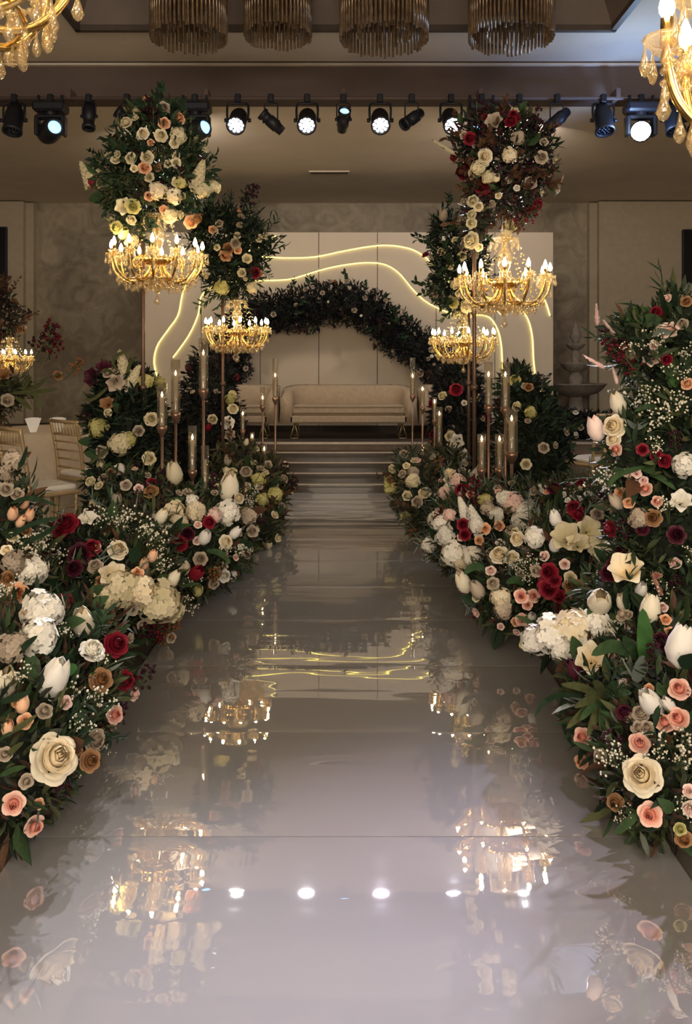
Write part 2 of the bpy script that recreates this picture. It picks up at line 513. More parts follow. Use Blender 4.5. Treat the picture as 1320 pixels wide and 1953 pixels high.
# ------------------------------------------------------------------ stage and steps
HS, SD = 0.44, 9.18
stg = struct(MB().box((-XW, SD, FL), (XW, BK, HS - 0.012)).build('floor_stage', 'stage_face', smooth=False), 'raised stage with a dark top and a pale front edge')
MB().box((-XW, SD + 0.03, HS - 0.012), (XW, BK, HS)).build('stage_top', 'stage_carpet', stg, False)
MB().box((-XW, SD - 0.02, HS - 0.022), (XW, SD + 0.03, HS + 0.002)).build('edge_strip', 'nosing', stg, False)
st = thing('stage_steps', 'dark glossy steps with bright nosings rising from the runway to the stage', 'steps', (0, 8.25, FL))
NS = 5
rise, tread = HS / NS, (SD - 8.25) / (NS - 1 + 0.2)
for k in range(NS - 1):
    y0 = tread * k
    MB().box((-1.35, y0, 0), (1.35, SD - 8.25 - 0.021, rise * (k + 1) - FL - 0.004 * 0), bevel=0.0).build('step', 'step_gloss', st, False) if k == 0 else \
        MB().box((-1.35, y0, rise * k - FL), (1.35, SD - 8.25 - 0.021, rise * (k + 1) - FL)).build('step', 'step_gloss', st, False)
    MB().box((-1.35, y0 - 0.012, rise * (k + 1) - FL - 0.010), (1.35, y0 + 0.02, rise * (k + 1) - FL + 0.002)).build('nosing', 'nosing', st, False)

# ------------------------------------------------------------------ backdrop with glowing waves
BD = 10.72
bx0, bx1 = px(272, 0, BD).x, px(1056, 0, BD).x
btop = px(0, 443, BD).z
back = thing('stage_backdrop', 'pale panelled stage backdrop with two glowing yellow wave lines', 'backdrop', ((bx0 + bx1) / 2, BD, HS))
bl = back.location
pw = (bx1 - bx0) / 7
for k in range(7):
    MB().box((bx0 + pw * k + 0.004 - bl.x, 0, 0), (bx0 + pw * (k + 1) - 0.004 - bl.x, 0.05, btop - HS), bevel=0.004).build('panel', 'backdrop_paint', back, False)
MB().box((bx0 - bl.x, 0.02, 0), (bx1 - bl.x, 0.09, btop - HS - 0.002)).build('frame', 'joint', back, False)
MB().box((bx0 - bl.x, -0.014, 0), (bx1 - bl.x, -0.001, 0.085)).build('plinth', 'stage_carpet', back, False)
W1 = [(300, 720), (294, 690), (300, 660), (320, 630), (340, 600), (350, 555), (375, 512), (430, 493), (500, 490), (545, 492), (600, 490), (650, 480), (700, 471), (740, 468), (780, 474), (808, 488), (828, 508), (845, 530), (885, 556), (940, 570), (985, 585), (1005, 605), (1015, 640), (1018, 690), (1024, 730), (1033, 752)]
W2 = [(330, 682), (360, 640), (378, 600), (386, 562), (420, 541), (470, 536), (505, 535), (550, 533), (580, 525), (620, 513), (660, 505), (700, 501), (735, 505), (762, 522), (790, 555), (820, 580), (870, 600), (925, 602), (945, 620), (955, 650), (958, 690), (958, 730)]
W3 = [(526, 450), (512, 462), (491, 474), (468, 480)]
W4 = [(1036, 566), (1043, 582), (1049, 602)]
for Wv in (W1, W2, W3, W4):
    pts = []
    for (x, y) in Wv:
        p = px(x, y, BD - 0.01); pts.append((p.x - bl.x, -0.012, p.z - bl.z))
    pts = bez(pts, 6)
    MB().tube(pts, 0.0042, 6).build('led_strip', 'led_strip', back)
    # the raised lip on the outer side of the line, that shields the strip
    lip = MB()
    vs = []; fs = []
    for i, p in enumerate(pts):
        d = (pts[min(i + 1, len(pts) - 1)] - pts[max(i - 1, 0)]).normalized()
        nrm = Vector((-d.z, 0, d.x))
        if nrm.z < -0.2: nrm = nrm
        q0 = p + nrm * 0.009; q1 = p + nrm * 0.030
        vs += [(q0.x, -0.034, q0.z), (q0.x, 0.0, q0.z), (q1.x, 0.0, q1.z), (q1.x, -0.034, q1.z)]
    for i in range(len(pts) - 1):
        o = i * 4
        for k in range(4):
            fs.append((o + k, o + (k + 1) % 4, o + 4 + (k + 1) % 4, o + 4 + k))
    lip.add(vs, fs).build('wave_lip', 'backdrop_paint', back, False)

# ------------------------------------------------------------------ sofas
def sofa(name, label, cat, loc, rz, W, D_, H):
    t = thing(name, label, cat, loc, rz, 'pale velvet stage seats')
    leg = 0.19
    # U-shaped shell: path from the left arm front round the back to the right arm front
    hw, r_ = W / 2, min(0.34, W / 2 - 0.12)
    path = [(-hw, 0), (-hw, D_ - r_)]
    for k in range(1, 9):
        a_ = PI - k / 8 * PI / 2
        path.append((-hw + r_ + r_ * math.cos(a_), D_ - r_ + r_ * math.sin(a_)))
    path += [(-x, y) for (x, y) in reversed(path)]
    N = len(path)
    th = 0.13
    vs = []; fs = []
    for i, (x, y) in enumerate(path):
        x0, y0 = path[max(i - 1, 0)]; x1, y1 = path[min(i + 1, N - 1)]
        d = Vector((x1 - x0, y1 - y0)).normalized(); nn = Vector((d.y, -d.x))
        v = min(1, y / D_)
        top = H * (0.80 + 0.20 * (v * v * (3 - 2 * v))) if y < D_ * 0.98 else H
        fl = 0.03
        ring = [(fl * -0.5, leg), (0, top - 0.10), (-0.005, top - 0.03), (0.03, top), (th - 0.03, top), (th, top - 0.04), (th + 0.015, top - 0.15), (th + 0.01, leg)]
        for (o_, z) in ring:
            vs.append((x + nn.x * o_, y + nn.y * o_, z))
    K = 8
    for i in range(N - 1):
        for k in range(K):
            k2 = (k + 1) % K
            fs.append((i * K + k, i * K + k2, (i + 1) * K + k2, (i + 1) * K + k))
    fs.append(tuple(range(K))[::-1]); fs.append(tuple((N - 1) * K + k for k in range(K)))
    sh = MB().add(vs, fs).build('backrest', 'sofa_velvet', t)
    MB().tube(bez([(x, y, (H * (0.80 + 0.20 * (min(1, y / D_) ** 2 * (3 - 2 * min(1, y / D_)))) if y < D_ * 0.98 else H) + 0.002) for (x, y) in path], 2), 0.008, 6).build('piping', 'sofa_piping', sh)
    MB().box((-hw + th * 0.8, 0.0, leg), (hw - th * 0.8, D_ - th, leg + 0.10), bevel=0.02).build('seat_base', 'sofa_velvet', t, False)
    cu = MB().box((-hw + th, -0.01, leg + 0.10), (hw - th, D_ - th * 0.9, leg + 0.22), bevel=0.035).build('seat_cushion', 'sofa_velvet', t, False)
    MB().tube([(-hw + th + .03, -0.012, leg + 0.205), (hw - th - .03, -0.012, leg + 0.205)], 0.007, 6).build('piping', 'sofa_piping', cu)
    for sx in (-1, 1):
        for y in (0.06, D_ - 0.22):
            lg = MB()
            lg.tube([(sx * (hw - 0.17), y, leg + 0.005), (sx * (hw - 0.115), y, 0.006)], 0.008, 6)
            lg.tube([(sx * (hw - 0.17), y, leg + 0.005), (sx * (hw - 0.215), y, 0.006)], 0.008, 6)
            lg.tube([(sx * (hw - 0.115), y, 0.006), (sx * (hw - 0.215), y, 0.006)], 0.006, 6)
            lg.build('leg', 'brass_leg', t)
    return t
sofa('loveseat', 'pale beige velvet two-seat tub sofa in the middle of the stage', 'sofa', (px(665, 0, 9.58).x, 9.58, HS), 0, 1.66, 0.72, 0.645)
sofa('tub_armchair', 'pale beige velvet tub armchair on stage, left of the sofa', 'armchair', (-1.155, 9.58, HS), 0, 0.68, 0.70, 0.645)
sofa('tub_armchair', 'pale beige velvet tub armchair on stage, right of the sofa', 'armchair', (1.285, 9.58, HS), 0, 0.68, 0.70, 0.645)

# ------------------------------------------------------------------ stone fountain on the stage
ft = px(1098, 700, 11.5)
t = thing('stone_fountain', 'grey three-tier stone fountain at the right of the backdrop', 'fountain', (ft.x, 11.5, HS))
sc = 11.5 / F
zz = lambda y: px(0, y, 11.5).z - HS
MB().lathe([(0.30, 0), (0.30, 0.06), (0.24, 0.10), (0.16, 0.14), (0.13, zz(790)), (0.10, zz(757)), (0.14, zz(752))], 20).build('pedestal', 'stone', t)
MB().lathe([(0.10, zz(757)), (0.30, zz(750)), (0.37, zz(743)), (0.43, zz(734)), (0.45, zz(732)), (0.43, zz(731)), (0.34, zz(737)), (0.05, zz(741))], 24).build('bowl', 'stone', t)
MB().lathe([(0.12, zz(740)), (0.09, zz(733)), (0.11, zz(722)), (0.075, zz(712)), (0.09, zz(707))], 16).build('stem', 'stone', t)
MB().lathe([(0.08, zz(710)), (0.17, zz(704)), (0.21, zz(695)), (0.225, zz(692)), (0.20, zz(692)), (0.03, zz(698))], 24).build('bowl', 'stone', t)
MB().lathe([(0.07, zz(697)), (0.055, zz(688)), (0.07, zz(678)), (0.05, zz(668)), (0.06, zz(665))], 16).build('stem', 'stone', t)
MB().lathe([(0.05, zz(668)), (0.10, zz(664)), (0.135, zz(658)), (0.14, zz(656)), (0.12, zz(656)), (0.02, zz(659))], 20).build('bowl', 'stone', t)
MB().lathe([(0.03, zz(659)), (0.045, zz(652)), (0.085, zz(642)), (0.07, zz(632)), (0.03, zz(622)), (0.004, zz(612))], 14).build('finial', 'stone', t)


# ------------------------------------------------------------------ glass-rod drum lamps in the coffer
def drum_lamp(label, xc, wpx, ybot, D, seed):
    r_ = random.Random(seed)
    p = px(xc, ybot, D)
    R = wpx / 2 / F * D
    t = thing('drum_chandelier', label, 'ceiling lamp', (p.x, D, p.z), group='glass rod drum lamps in the coffer')
    top = CZ - p.z
    MB().lathe([(0.10, top - 0.03), (0.10, top), (0.005, top)], 16).build('canopy', 'old_gold', t)
    MB().tube([(0, 0, top - 0.02), (0, 0, 0.62)], 0.012, 6).build('hanger', 'old_gold', t)
    fr = MB()
    for q, rr in ((0.62, R), (0.60, R * 0.6)):
        fr.tube([(rr * math.cos(k / 20 * 2 * PI), rr * math.sin(k / 20 * 2 * PI), q) for k in range(21)], 0.008, 5)
    for k in range(4):
        a_ = k * PI / 2 + 0.3
        fr.tube([(0, 0, 0.62), (R * math.cos(a_), R * math.sin(a_), 0.62)], 0.006, 5)
    fr.build('frame', 'old_gold', t)
    rod = MB()
    for rr, n in ((R, int(R * 190)), (R * 0.6, int(R * 90))):
        for k in range(n):
            a_ = 2 * PI * k / n
            x, y = rr * math.cos(a_), rr * math.sin(a_)
            z0 = (0.0 if rr == R else 0.03) + r_.uniform(0, 0.03)
            rod.tube([(x, y, z0), (x, y, 0.61)], 0.011, 5)
    tag(rod.build('glass_rods', 'smoked_glass', t), kind='stuff', label='smoky amber glass rods')
drum_lamp('smoky glass rod drum lamp, leftmost in the ceiling coffer', 360, 142, 78, 6.1, 1)
drum_lamp('smoky glass rod drum lamp, second from the left in the coffer', 530, 126, 74, 6.4, 2)
drum_lamp('widest smoky glass rod drum lamp, third from the left in the coffer', 732, 166, 80, 6.0, 3)
drum_lamp('smoky glass rod drum lamp, rightmost in the ceiling coffer', 975, 158, 78, 6.1, 4)

# ------------------------------------------------------------------ stage lights
LD = 7.45
BZ = 3.86
bar = thing('lighting_bar', 'long black pipe under the bulkhead that carries the stage lights', 'lighting bar', (0, LD, BZ))
MB().tube([(-4.2, 0, 0), (4.2, 0, 0)], 0.017, 8).build('pipe', 'bulkhead_paint', bar)
for k in range(7):
    x = -3.9 + 1.3 * k
    MB().box((x - 0.02, -0.02, 0.0), (x + 0.02, 0.20, 0.09)).build('bracket', 'bulkhead_paint', bar, False)

def rot_to(d):
    return Vector(d).normalized().to_track_quat('Z', 'Y').to_matrix().to_4x4()

def clamp(t, h):
    cb = MB()
    cb.box((-0.028, -0.035, -0.045), (0.028, 0.035, 0.035), bevel=0.008)
    cb.tube([(0, 0, -0.04), (0, 0, -h)], 0.012, 6)
    cb.tube([(0.03, 0, 0), (0.055, 0, 0)], 0.010, 6)
    cb.build('clamp', 'black_metal', t, False)

def par_light(label, x, aim, lit, sc=1.0, lens_px=None, power=0, spot_aim=None, col=(.97, .96, 1.0)):
    p = px(x, 0, LD)
    t = thing('par_light', label, 'stage light', (p.x, LD, BZ), group='par lights on the bar')
    clamp(t, 0.05)
    piv = Vector((0, -0.02, -0.215 * sc))
    MB().tube(bez([(-0.098 * sc, -0.02, -0.215 * sc), (-0.098 * sc, -0.01, -0.07), (-0.05, 0, -0.05), (0.05, 0, -0.05), (0.098 * sc, -0.01, -0.07), (0.098 * sc, -0.02, -0.215 * sc)], 3), 0.011, 6).build('yoke', 'black_metal', t)
    M = Matrix.Translation(piv) @ rot_to(aim)
    b_ = MB()
    b_.lathe([(0.02, -0.17 * sc), (0.055 * sc, -0.165 * sc), (0.06 * sc, -0.12 * sc), (0.075 * sc, -0.115 * sc), (0.076 * sc, -0.08 * sc), (0.084 * sc, -0.075 * sc), (0.086 * sc, 0.09 * sc), (0.092 * sc, 0.10 * sc), (0.092 * sc, 0.13 * sc), (0.078 * sc, 0.13 * sc), (0.076 * sc, 0.105 * sc), (0.002, 0.105 * sc)], 18, 0, M)
    body = b_.build('body', 'black_plastic', t)
    for sx in (-1, 1): MB().tube([(sx * 0.095 * sc, -0.02, piv.z), (sx * 0.125 * sc, -0.02, piv.z)], 0.02, 8).build('knob', 'black_metal', t)
    ln = MB()
    for (q, n_) in ((0, 1), (0.032, 6), (0.060, 10)):
        for k in range(n_):
            a_ = 2 * PI * k / n_ + q * 9
            ln.lathe([(0.015 * sc, 0), (0.013 * sc, 0.006), (0.001, 0.009)], 8, 0, M @ Matrix.Translation((q * sc * math.cos(a_), q * sc * math.sin(a_), 0.107 * sc)))
    ln.build('lens', 'led_white' if lit else 'lens_glass', body)
    if power:
        l = bpy.data.lights.new('par_lamp', 'SPOT'); l.energy = power; l.color = col
        l.spot_size = math.radians(22); l.spot_blend = 0.9; l.shadow_soft_size = 0.03
        o = link('par_lamp', l, t)
        pos = piv + Vector(aim).normalized() * 0.16 * sc
        tgt = Vector(spot_aim) - Vector(t.location)
        o.matrix_basis = Matrix.Translation(pos) @ (tgt - pos).to_track_quat('-Z', 'Y').to_matrix().to_4x4()
    return t

def can_light(label, x, aim, drop=0.2, L=0.26, blue=False):
    p = px(x, 0, LD)
    t = thing('spot_can', label, 'stage light', (p.x, LD, BZ), group='small can spots on the bar')
    clamp(t, 0.045)
    MB().tube([(-0.062, 0, -drop), (-0.062, 0, -0.06), (-0.05, 0, -0.045), (0.05, 0, -0.045), (0.062, 0, -0.06), (0.062, 0, -drop)], 0.007, 6).build('yoke', 'black_metal', t)
    M = Matrix.Translation((0, 0, -drop)) @ rot_to(aim)
    bd = MB().lathe([(0.015, -L * .55), (0.045, -L * .54), (0.05, -L * .3), (0.058, -L * .28), (0.058, L * .1), (0.05, L * .12), (0.05, L * .3), (0.062, L * .33), (0.062, L * .45), (0.05, L * .45), (0.045, L * .36), (0.002, L * .36)], 14, 0, M).build('body', 'black_plastic', t)
    MB().lathe([(0.044, L * .37), (0.03, L * .39), (0.001, L * .40)], 12, 0, M).build('lens', 'led_blue' if blue else 'lens_glass', bd)
    for sx in (-1, 1): MB().tube([(sx * 0.05, 0, -drop), (sx * 0.08, 0, -drop)], 0.016, 6).build('knob', 'black_metal', t)
    return t

def moving_head(label, x, aim, lens_mat, power=0, spot_aim=None, sc=1.0, col=(.8, .85, 1), size=44):
    p = px(x, 0, LD)
    t = thing('moving_head_light', label, 'stage light', (p.x, LD, BZ), group='moving heads on the bar')
    clamp(t, 0.05)
    MB().box((-0.15 * sc, -0.09, -0.14), (0.15 * sc, 0.09, -0.05), bevel=0.02).build('base', 'black_plastic', t, False)
    for sx in (-1, 1):
        MB().box((sx * 0.11 - 0.012, -0.03, -0.06), (sx * 0.11 + 0.012, 0.03, 0.025), bevel=0.004).build('hanger', 'black_metal', t, False)
    yk = MB()
    yk.tube([(0, 0, -0.13), (0, 0, -0.17)], 0.06, 12)
    yk.box((-0.14 * sc, -0.045, -0.20), (0.14 * sc, 0.045, -0.16), bevel=0.012)
    for sx in (-1, 1):
        yk.box((sx * 0.125 * sc - 0.02, -0.05, -0.36), (sx * 0.125 * sc + 0.02, 0.05, -0.17), bevel=0.012)
    yk.build('yoke', 'black_plastic', t, False)
    M = Matrix.Translation((0, -0.01, -0.315)) @ rot_to(aim)
    hd = MB().lathe([(0.03, -0.15), (0.085, -0.14), (0.10, -0.08), (0.102, 0.04), (0.09, 0.11), (0.075, 0.15), (0.068, 0.15), (0.062, 0.13), (0.002, 0.13)], 18, 0, M).build('head', 'black_plastic', t)
    q = 1.45 if lens_mat == 'led_beam' else 1.0  # beam lens made oversize to imitate its glare
    MB().lathe([(0.060 * q, 0.132 if q == 1 else 0.150), (0.045 * q, 0.156), (0.001, 0.165)], 16, 0, M).build('lens', lens_mat, hd)
    if power:
        l = bpy.data.lights.new('beam_lamp', 'SPOT'); l.energy = power; l.color = col
        l.spot_size = math.radians(size); l.spot_blend = 0.9; l.shadow_soft_size = 0.05
        # added blue point light, imitates the lens flare veil on wall and ceiling
        l2 = bpy.data.lights.new('flare_tint', 'POINT'); l2.energy = 16; l2.color = (0.30, 0.50, 1.0); l2.shadow_soft_size = 0.06
        link('flare_tint', l2, t, Matrix.Translation(Vector((0, -0.01, -0.315)) + Vector(aim).normalized() * 0.25))
        o = link('beam_lamp', l, t)
        pos = Vector((0, -0.01, -0.315)) + Vector(aim).normalized() * 0.17
        tgt = Vector(spot_aim) - Vector(t.location)
        o.matrix_basis = Matrix.Translation(pos) @ (tgt - pos).to_track_quat('-Z', 'Y').to_matrix().to_4x4()
    return t

FWD = (0.0, -1.0, -0.62)
par_light('unlit black par light, leftmost on the lighting bar', 28, (0.0, -0.3, -1.0), False)
moving_head('black moving head with a blue lens, second fixture from the left', 97, (0.55, -0.75, 0.05), 'led_blue', 0)
can_light('slim black can light hanging straight down, third from the left', 170, (0.05, -0.25, -1), 0.17, 0.30)
can_light('small black can spot tilted beside the left tall flowers', 243, (-0.7, -0.5, 0.45), 0.19)
par_light('unlit par light peeping out above the left tall flowers', 306, (0.1, 0.5, -1.0), False, 0.9)
moving_head('black moving head right of the left tall flowers, bluish lens', 372, (0.75, -0.55, 0.1), 'led_blue', 0)
par_light('glowing white par light, leftmost of the five lit ones', 454, (-0.06, -1, -0.85), True, power=900, spot_aim=(-0.9, 0.35, 0))
can_light('small can spot pointing up left, between two lit par lights', 517, (-0.75, -0.25, 0.62), 0.22)
par_light('glowing white par light, second from the left of the lit ones', 586, (0.0, -1, -0.85), True, power=900, spot_aim=(-0.3, 0.35, 0))
can_light('small can spot facing the hall with a blue glint, at centre', 655, (0.10, -0.8, 0.45), 0.20, 0.26, True)
par_light('glowing white par light just right of the centre', 725, (0.0, -1, -0.85), True, power=1250, spot_aim=(0.25, 0.45, 0), col=(.90, .78, 1.0))
can_light('small can spot pointing down left, right of centre', 785, (-0.70, -0.45, -0.62), 0.20)
par_light('glowing white par light beside the right tall flowers', 860, (0.05, -1, -0.85), True, power=1050, spot_aim=(0.8, 0.45, 0), col=(.84, .84, 1.0))
moving_head('black moving head with a dim blue lens over the right flowers', 918, (-0.4, -0.9, -0.05), 'led_blue', 0, None, 0.85)
par_light('glowing par light half hidden by the right tall flowers', 990, (0.12, -1, -0.85), True, power=400, spot_aim=(1.2, 1.2, 0))
can_light('small can spot pointing down left, right of the tall flowers', 1062, (-0.70, -0.35, -0.65), 0.21, 0.30)
par_light('unlit black par light left of the dazzling beam', 1150, (0.0, -0.35, -1.0), False)
moving_head('moving head shining a dazzling blue white beam at the right', 1222, (-0.39, -1, -0.30), 'led_beam', 900, (0.05, 1.2, 0), 1.0, (0.78, 0.72, 1.0), 19)
par_light('unlit black par light right of the dazzling beam', 1284, (0.0, -0.35, -1.0), False)
can_light('small black can spot, rightmost on the lighting bar', 1332, (-0.6, -0.4, -0.7), 0.24)

# ------------------------------------------------------------------ crystal chandeliers on stands
def make_chandelier(arms=12, R=0.30):
    t = thing('crystal_chandelier', 'x', 'chandelier')
    col = MB().lathe([(0.012, 0.27), (0.03, 0.26), (0.035, 0.22), (0.02, 0.20), (0.045, 0.13), (0.055, 0.08), (0.03, 0.03), (0.02, 0.0), (0.045, -0.05), (0.055, -0.09), (0.03, -0.13), (0.06, -0.17), (0.075, -0.20), (0.05, -0.25), (0.02, -0.28), (0.004, -0.29)], 12)
    col.build('column', 'crystal', t)
    MB().tube([(0, 0, 0.34), (0, 0, -0.26)], 0.009, 6).build('rod', 'gold', t)
    cr = MB().lathe([(0.02, 0.205), (0.09, 0.225), (0.10, 0.24), (0.085, 0.235), (0.02, 0.215)], 12).build('crown', 'crystal', t)
    cd = MB()
    for k in range(10):
        a_ = 2 * PI * k / 10
        cd.drop((0.095 * math.cos(a_), 0.095 * math.sin(a_), 0.225), 0.012, 0.06)
    tag(cd.build('crystal_drops', 'crystal', cr), kind='stuff')
    MB().lathe([(0.03, -0.10), (0.09, -0.085), (0.12, -0.06), (0.11, -0.065), (0.03, -0.09)], 14).build('bowl', 'gold', t)
    fd = MB()
    fd.drop((0, 0, -0.29), 0.026, 0.075, 8)
    fd.build('finial_drop', 'crystal', t)
    rg = MB()
    for (q, z, n_, h) in ((0.13, -0.20, 14, 0.055), (0.21, -0.205, 22, 0.05)):
        rg.tube([(q * math.cos(k / 24 * 2 * PI), q * math.sin(k / 24 * 2 * PI), z) for k in range(25)], 0.0045, 5, 0)
        for k in range(n_):
            a_ = 2 * PI * k / n_
            rg.drop((q * math.cos(a_), q * math.sin(a_), z), 0.011, h, 5, 1)
    tag(rg.build('drop_ring', ['gold', 'crystal'], t), kind='stuff')
    arm = MB()
    cv = bez([(0.04, 0, -0.09), (0.07, 0, -0.16), (0.14, 0, -0.215), (0.22, 0, -0.205), (0.28, 0, -0.14), (R, 0, -0.07), (R, 0, -0.045)], 4)
    arm.tube(cv, 0.0085, 6)
    arm.tube(bez([(0.06, 0, -0.08), (0.11, 0, -0.04), (0.16, 0, -0.07), (0.15, 0, -0.11), (0.12, 0, -0.10)], 4), 0.005, 5)
    am = arm.mesh('arm', 'gold')
    bo = MB()
    bo.lathe([(0.008, -0.055), (0.022, -0.048), (0.038, -0.03), (0.042, -0.022), (0.034, -0.026), (0.008, -0.04)], 10, 0, Matrix.Translation((R, 0, 0)))
    for k in range(5):
        a_ = 2 * PI * k / 5 + 0.3
        bo.drop((R + 0.038 * math.cos(a_), 0.038 * math.sin(a_), -0.03), 0.010, 0.062)
    bom = bo.mesh('bobeche', 'crystal')
    sl = MB().lathe([(0.010, -0.04), (0.012, -0.035), (0.0105, 0.012), (0.004, 0.013)], 8, 0, Matrix.Translation((R, 0, 0)))
    slm = sl.mesh('candle_sleeve', 'gold')
    bu = MB().lathe([(0.007, 0.012), (0.0125, 0.022), (0.0135, 0.032), (0.010, 0.046), (0.005, 0.060), (0.001, 0.068)], 8, 0, Matrix.Translation((R, 0, 0)))
    bum = bu.mesh('bulb', 'bulb')
    sw = MB()
    n_ = 11
    for k in range(n_):
        f_ = k / (n_ - 1)
        x = 0.09 + (R - 0.06 - 0.05) * f_
        z = 0.215 * (1 - f_) ** 1.6 - 0.05 * f_ - 0.03 * math.sin(PI * f_)
        sw.ball((x, 0, z), 0.0075, 5)
    for k in range(6):
        f_ = (k + 0.5) / 6
        a_ = 2 * PI / arms * f_
        x = R * math.cos(a_) * 0.98; y = R * math.sin(a_) * 0.98
        sw.ball((x, y, -0.045 - 0.05 * math.sin(PI * f_)), 0.007, 5)
    for z in (-0.065, -0.085, -0.105):
        sw.ball((R + 0.006, 0.012, z), 0.007, 5)
    sw.drop((R + 0.006, 0.012, -0.112), 0.013, 0.06, 6)
    for k in range(7):
        f_ = (k + 0.5) / 7
        sw.ball((0.05 + 0.23 * f_, 0.03 * math.sin(PI * f_), -0.10 - 0.07 * math.sin(PI * f_)), 0.008, 5)
    for k in range(3):
        a_ = 2 * PI / arms * (k + .5) / 3
        sw.drop((0.26 * math.cos(a_), 0.26 * math.sin(a_), -0.165), 0.011, 0.055, 5)
    for k in range(4):
        q = 0.10 + 0.05 * k
        sw.drop((q, 0.01, (-0.20, -0.225, -0.22, -0.19)[k]), 0.012, 0.055, 5)
    swm = sw.mesh('crystal_strand', 'crystal')
    for k in range(arms):
        M = Matrix.Rotation(2 * PI * k / arms + 0.13, 4, 'Z')
        a_ = link('arm', am, t, M)
        link('bobeche', bom, a_); link('candle_sleeve', slm, a_); link('bulb', bum, a_); tag(link('crystal_strand', swm, a_), kind='stuff')
    return t

proto = None
def chandelier(label, x, y, D, sc, rz):
    global proto
    p = px(x, y, D)
    if proto is None: proto = make_chandelier(); t = proto
    else: t = copy_tree(proto)
    t.location = p; t.scale = (sc, sc, sc); t.rotation_euler = (0, 0, rz)
    tag(t, label, 'chandelier', 'crystal chandeliers on stands')
    return p

def chandelier_stand(label, c, foot, sc, floor=FL, over=0.75, r_=0.014, mat='bronze_post'):
    """crook stand: a round foot, a straight post and an arm that bends over the chandelier and carries it"""
    t = thing('chandelier_stand', label, 'stand', (foot[0], foot[1], floor), group='crook stands of the chandeliers')
    MB().lathe([(0.16 * sc, 0), (0.16 * sc, 0.008), (0.14 * sc, 0.014), (0.03, 0.022), (0.02, 0.04)], 20, cap=True).build('foot_plate', mat, t)
    d = Vector((c.x - foot[0], c.y - foot[1], 0))
    H = c.z - floor + over * sc
    MB().tube([(0, 0, 0.02), (0, 0, H)], r_, 8).build('post', mat, t)
    cr = [(0, 0, H - 0.005), (d.x * 0.08, d.y * 0.08, H + 0.05), (d.x * 0.35, d.y * 0.35, H + 0.09), (d.x * 0.75, d.y * 0.75, H + 0.08), (d.x, d.y, H + 0.02), (d.x, d.y, H - 0.05)]
    MB().tube(bez(cr, 4), r_ * 0.85, 7).build('crook', mat, t)
    MB().tube([(d.x, d.y, H - 0.04), (d.x, d.y, c.z - floor + 0.33 * sc)], 0.005, 6).build('hanging_rod', 'black_metal', t)
    for z in (0.5, 1.2):
        MB().lathe([(r_, z - 0.02), (r_ * 1.7, z - 0.012), (r_ * 1.7, z + 0.012), (r_, z + 0.02)], 8).build('collar', mat, t)

CHS = [
    ('large lit crystal chandelier under pale yellow flowers, left of the aisle', 300, 478, 5.31, 1.0, 0.0, (px(273, 0, 5.40).x, 5.40), 'crook stand of the large left chandelier, slim post'),
    ('large lit crystal chandelier under burgundy flowers, right of the aisle', 962, 522, 5.31, 1.0, 0.2, (px(900, 0, 5.34).x + 0.02, 5.36), 'crook stand of the large right chandelier, slim post'),
    ('smaller lit crystal chandelier farther back, left of the arch', 452, 620, 6.75, 0.88, 0.1, (px(425, 0, 6.72).x, 6.72), 'crook stand of the smaller left chandelier farther back'),
    ('smaller lit crystal chandelier farther back, right of the arch', 884, 640, 6.75, 0.88, 0.4, (px(896, 0, 6.80).x, 6.85), 'crook stand of the smaller right chandelier farther back'),
    ('nearest crystal chandelier cut off at the top left corner', -190, -205, 1.42, 1.0, 0.3, (-1.08, 1.36), 'crook stand of the nearest left chandelier beside the camera'),
    ('nearest crystal chandelier cut off at the top right corner', 1655, -5, 1.27, 1.0, 0.05, (1.06, 1.22), 'crook stand of the nearest right chandelier beside the camera'),
]
CP = []
for (lab, x, y, D, sc, rz, foot, slab) in CHS:
    c = chandelier(lab, x, y, D, sc, rz)
    CP.append(c)
    chandelier_stand(slab, c, foot, sc)

# ------------------------------------------------------------------ candle stands with glass tubes
def candle_stand(label, x, ytop, yfl, ybot, wpx, D, floor=FL, lit=True, stem_mat='rose_gold'):
    p = px(x, ytop, D)
    t = thing('candle_stand', label, 'candle stand', (p.x, D, floor), group='glass tube candle stands')
    zt, zf, zb = p.z - floor, px(x, yfl, D).z - floor, px(x, ybot, D).z - floor
    R = max(wpx / 2 / F * D, 0.016)
    MB().lathe([(0.052, 0), (0.052, 0.006), (0.045, 0.012), (0.012, 0.016)], 16, cap=True).build('foot', stem_mat, t)
    MB().tube([(0, 0, 0.01), (0, 0, zb - 0.05)], max(0.009, R * 0.30), 8).build('stem', stem_mat, t)
    MB().lathe([(R * 0.3, zb - 0.06), (R * 0.55, zb - 0.045), (R * 1.06, zb - 0.012), (R * 1.06, zb + 0.012), (R * 0.9, zb + 0.012), (R * 0.9, zb), (0.002, zb)], 14).build('cup', stem_mat, t)
    MB().lathe([(R, zb), (R, zt), (R * 0.93, zt), (R * 0.93, zb + 0.004)], 16).build('glass_tube', 'clear_glass', t)
    cz = zf - 0.018
    MB().lathe([(R * 0.5, zb + 0.003), (R * 0.5, cz - 0.004), (R * 0.4, cz), (0.002, cz - 0.003)], 12).build('candle', 'wax', t)
    if lit:
        h = 0.035
        MB().lathe([(0.001, cz - 0.001), (0.006, cz + h * 0.25), (0.0065, cz + h * 0.45), (0.003, cz + h * 0.8), (0.0004, cz + h)], 8).build('flame', 'flame', t)

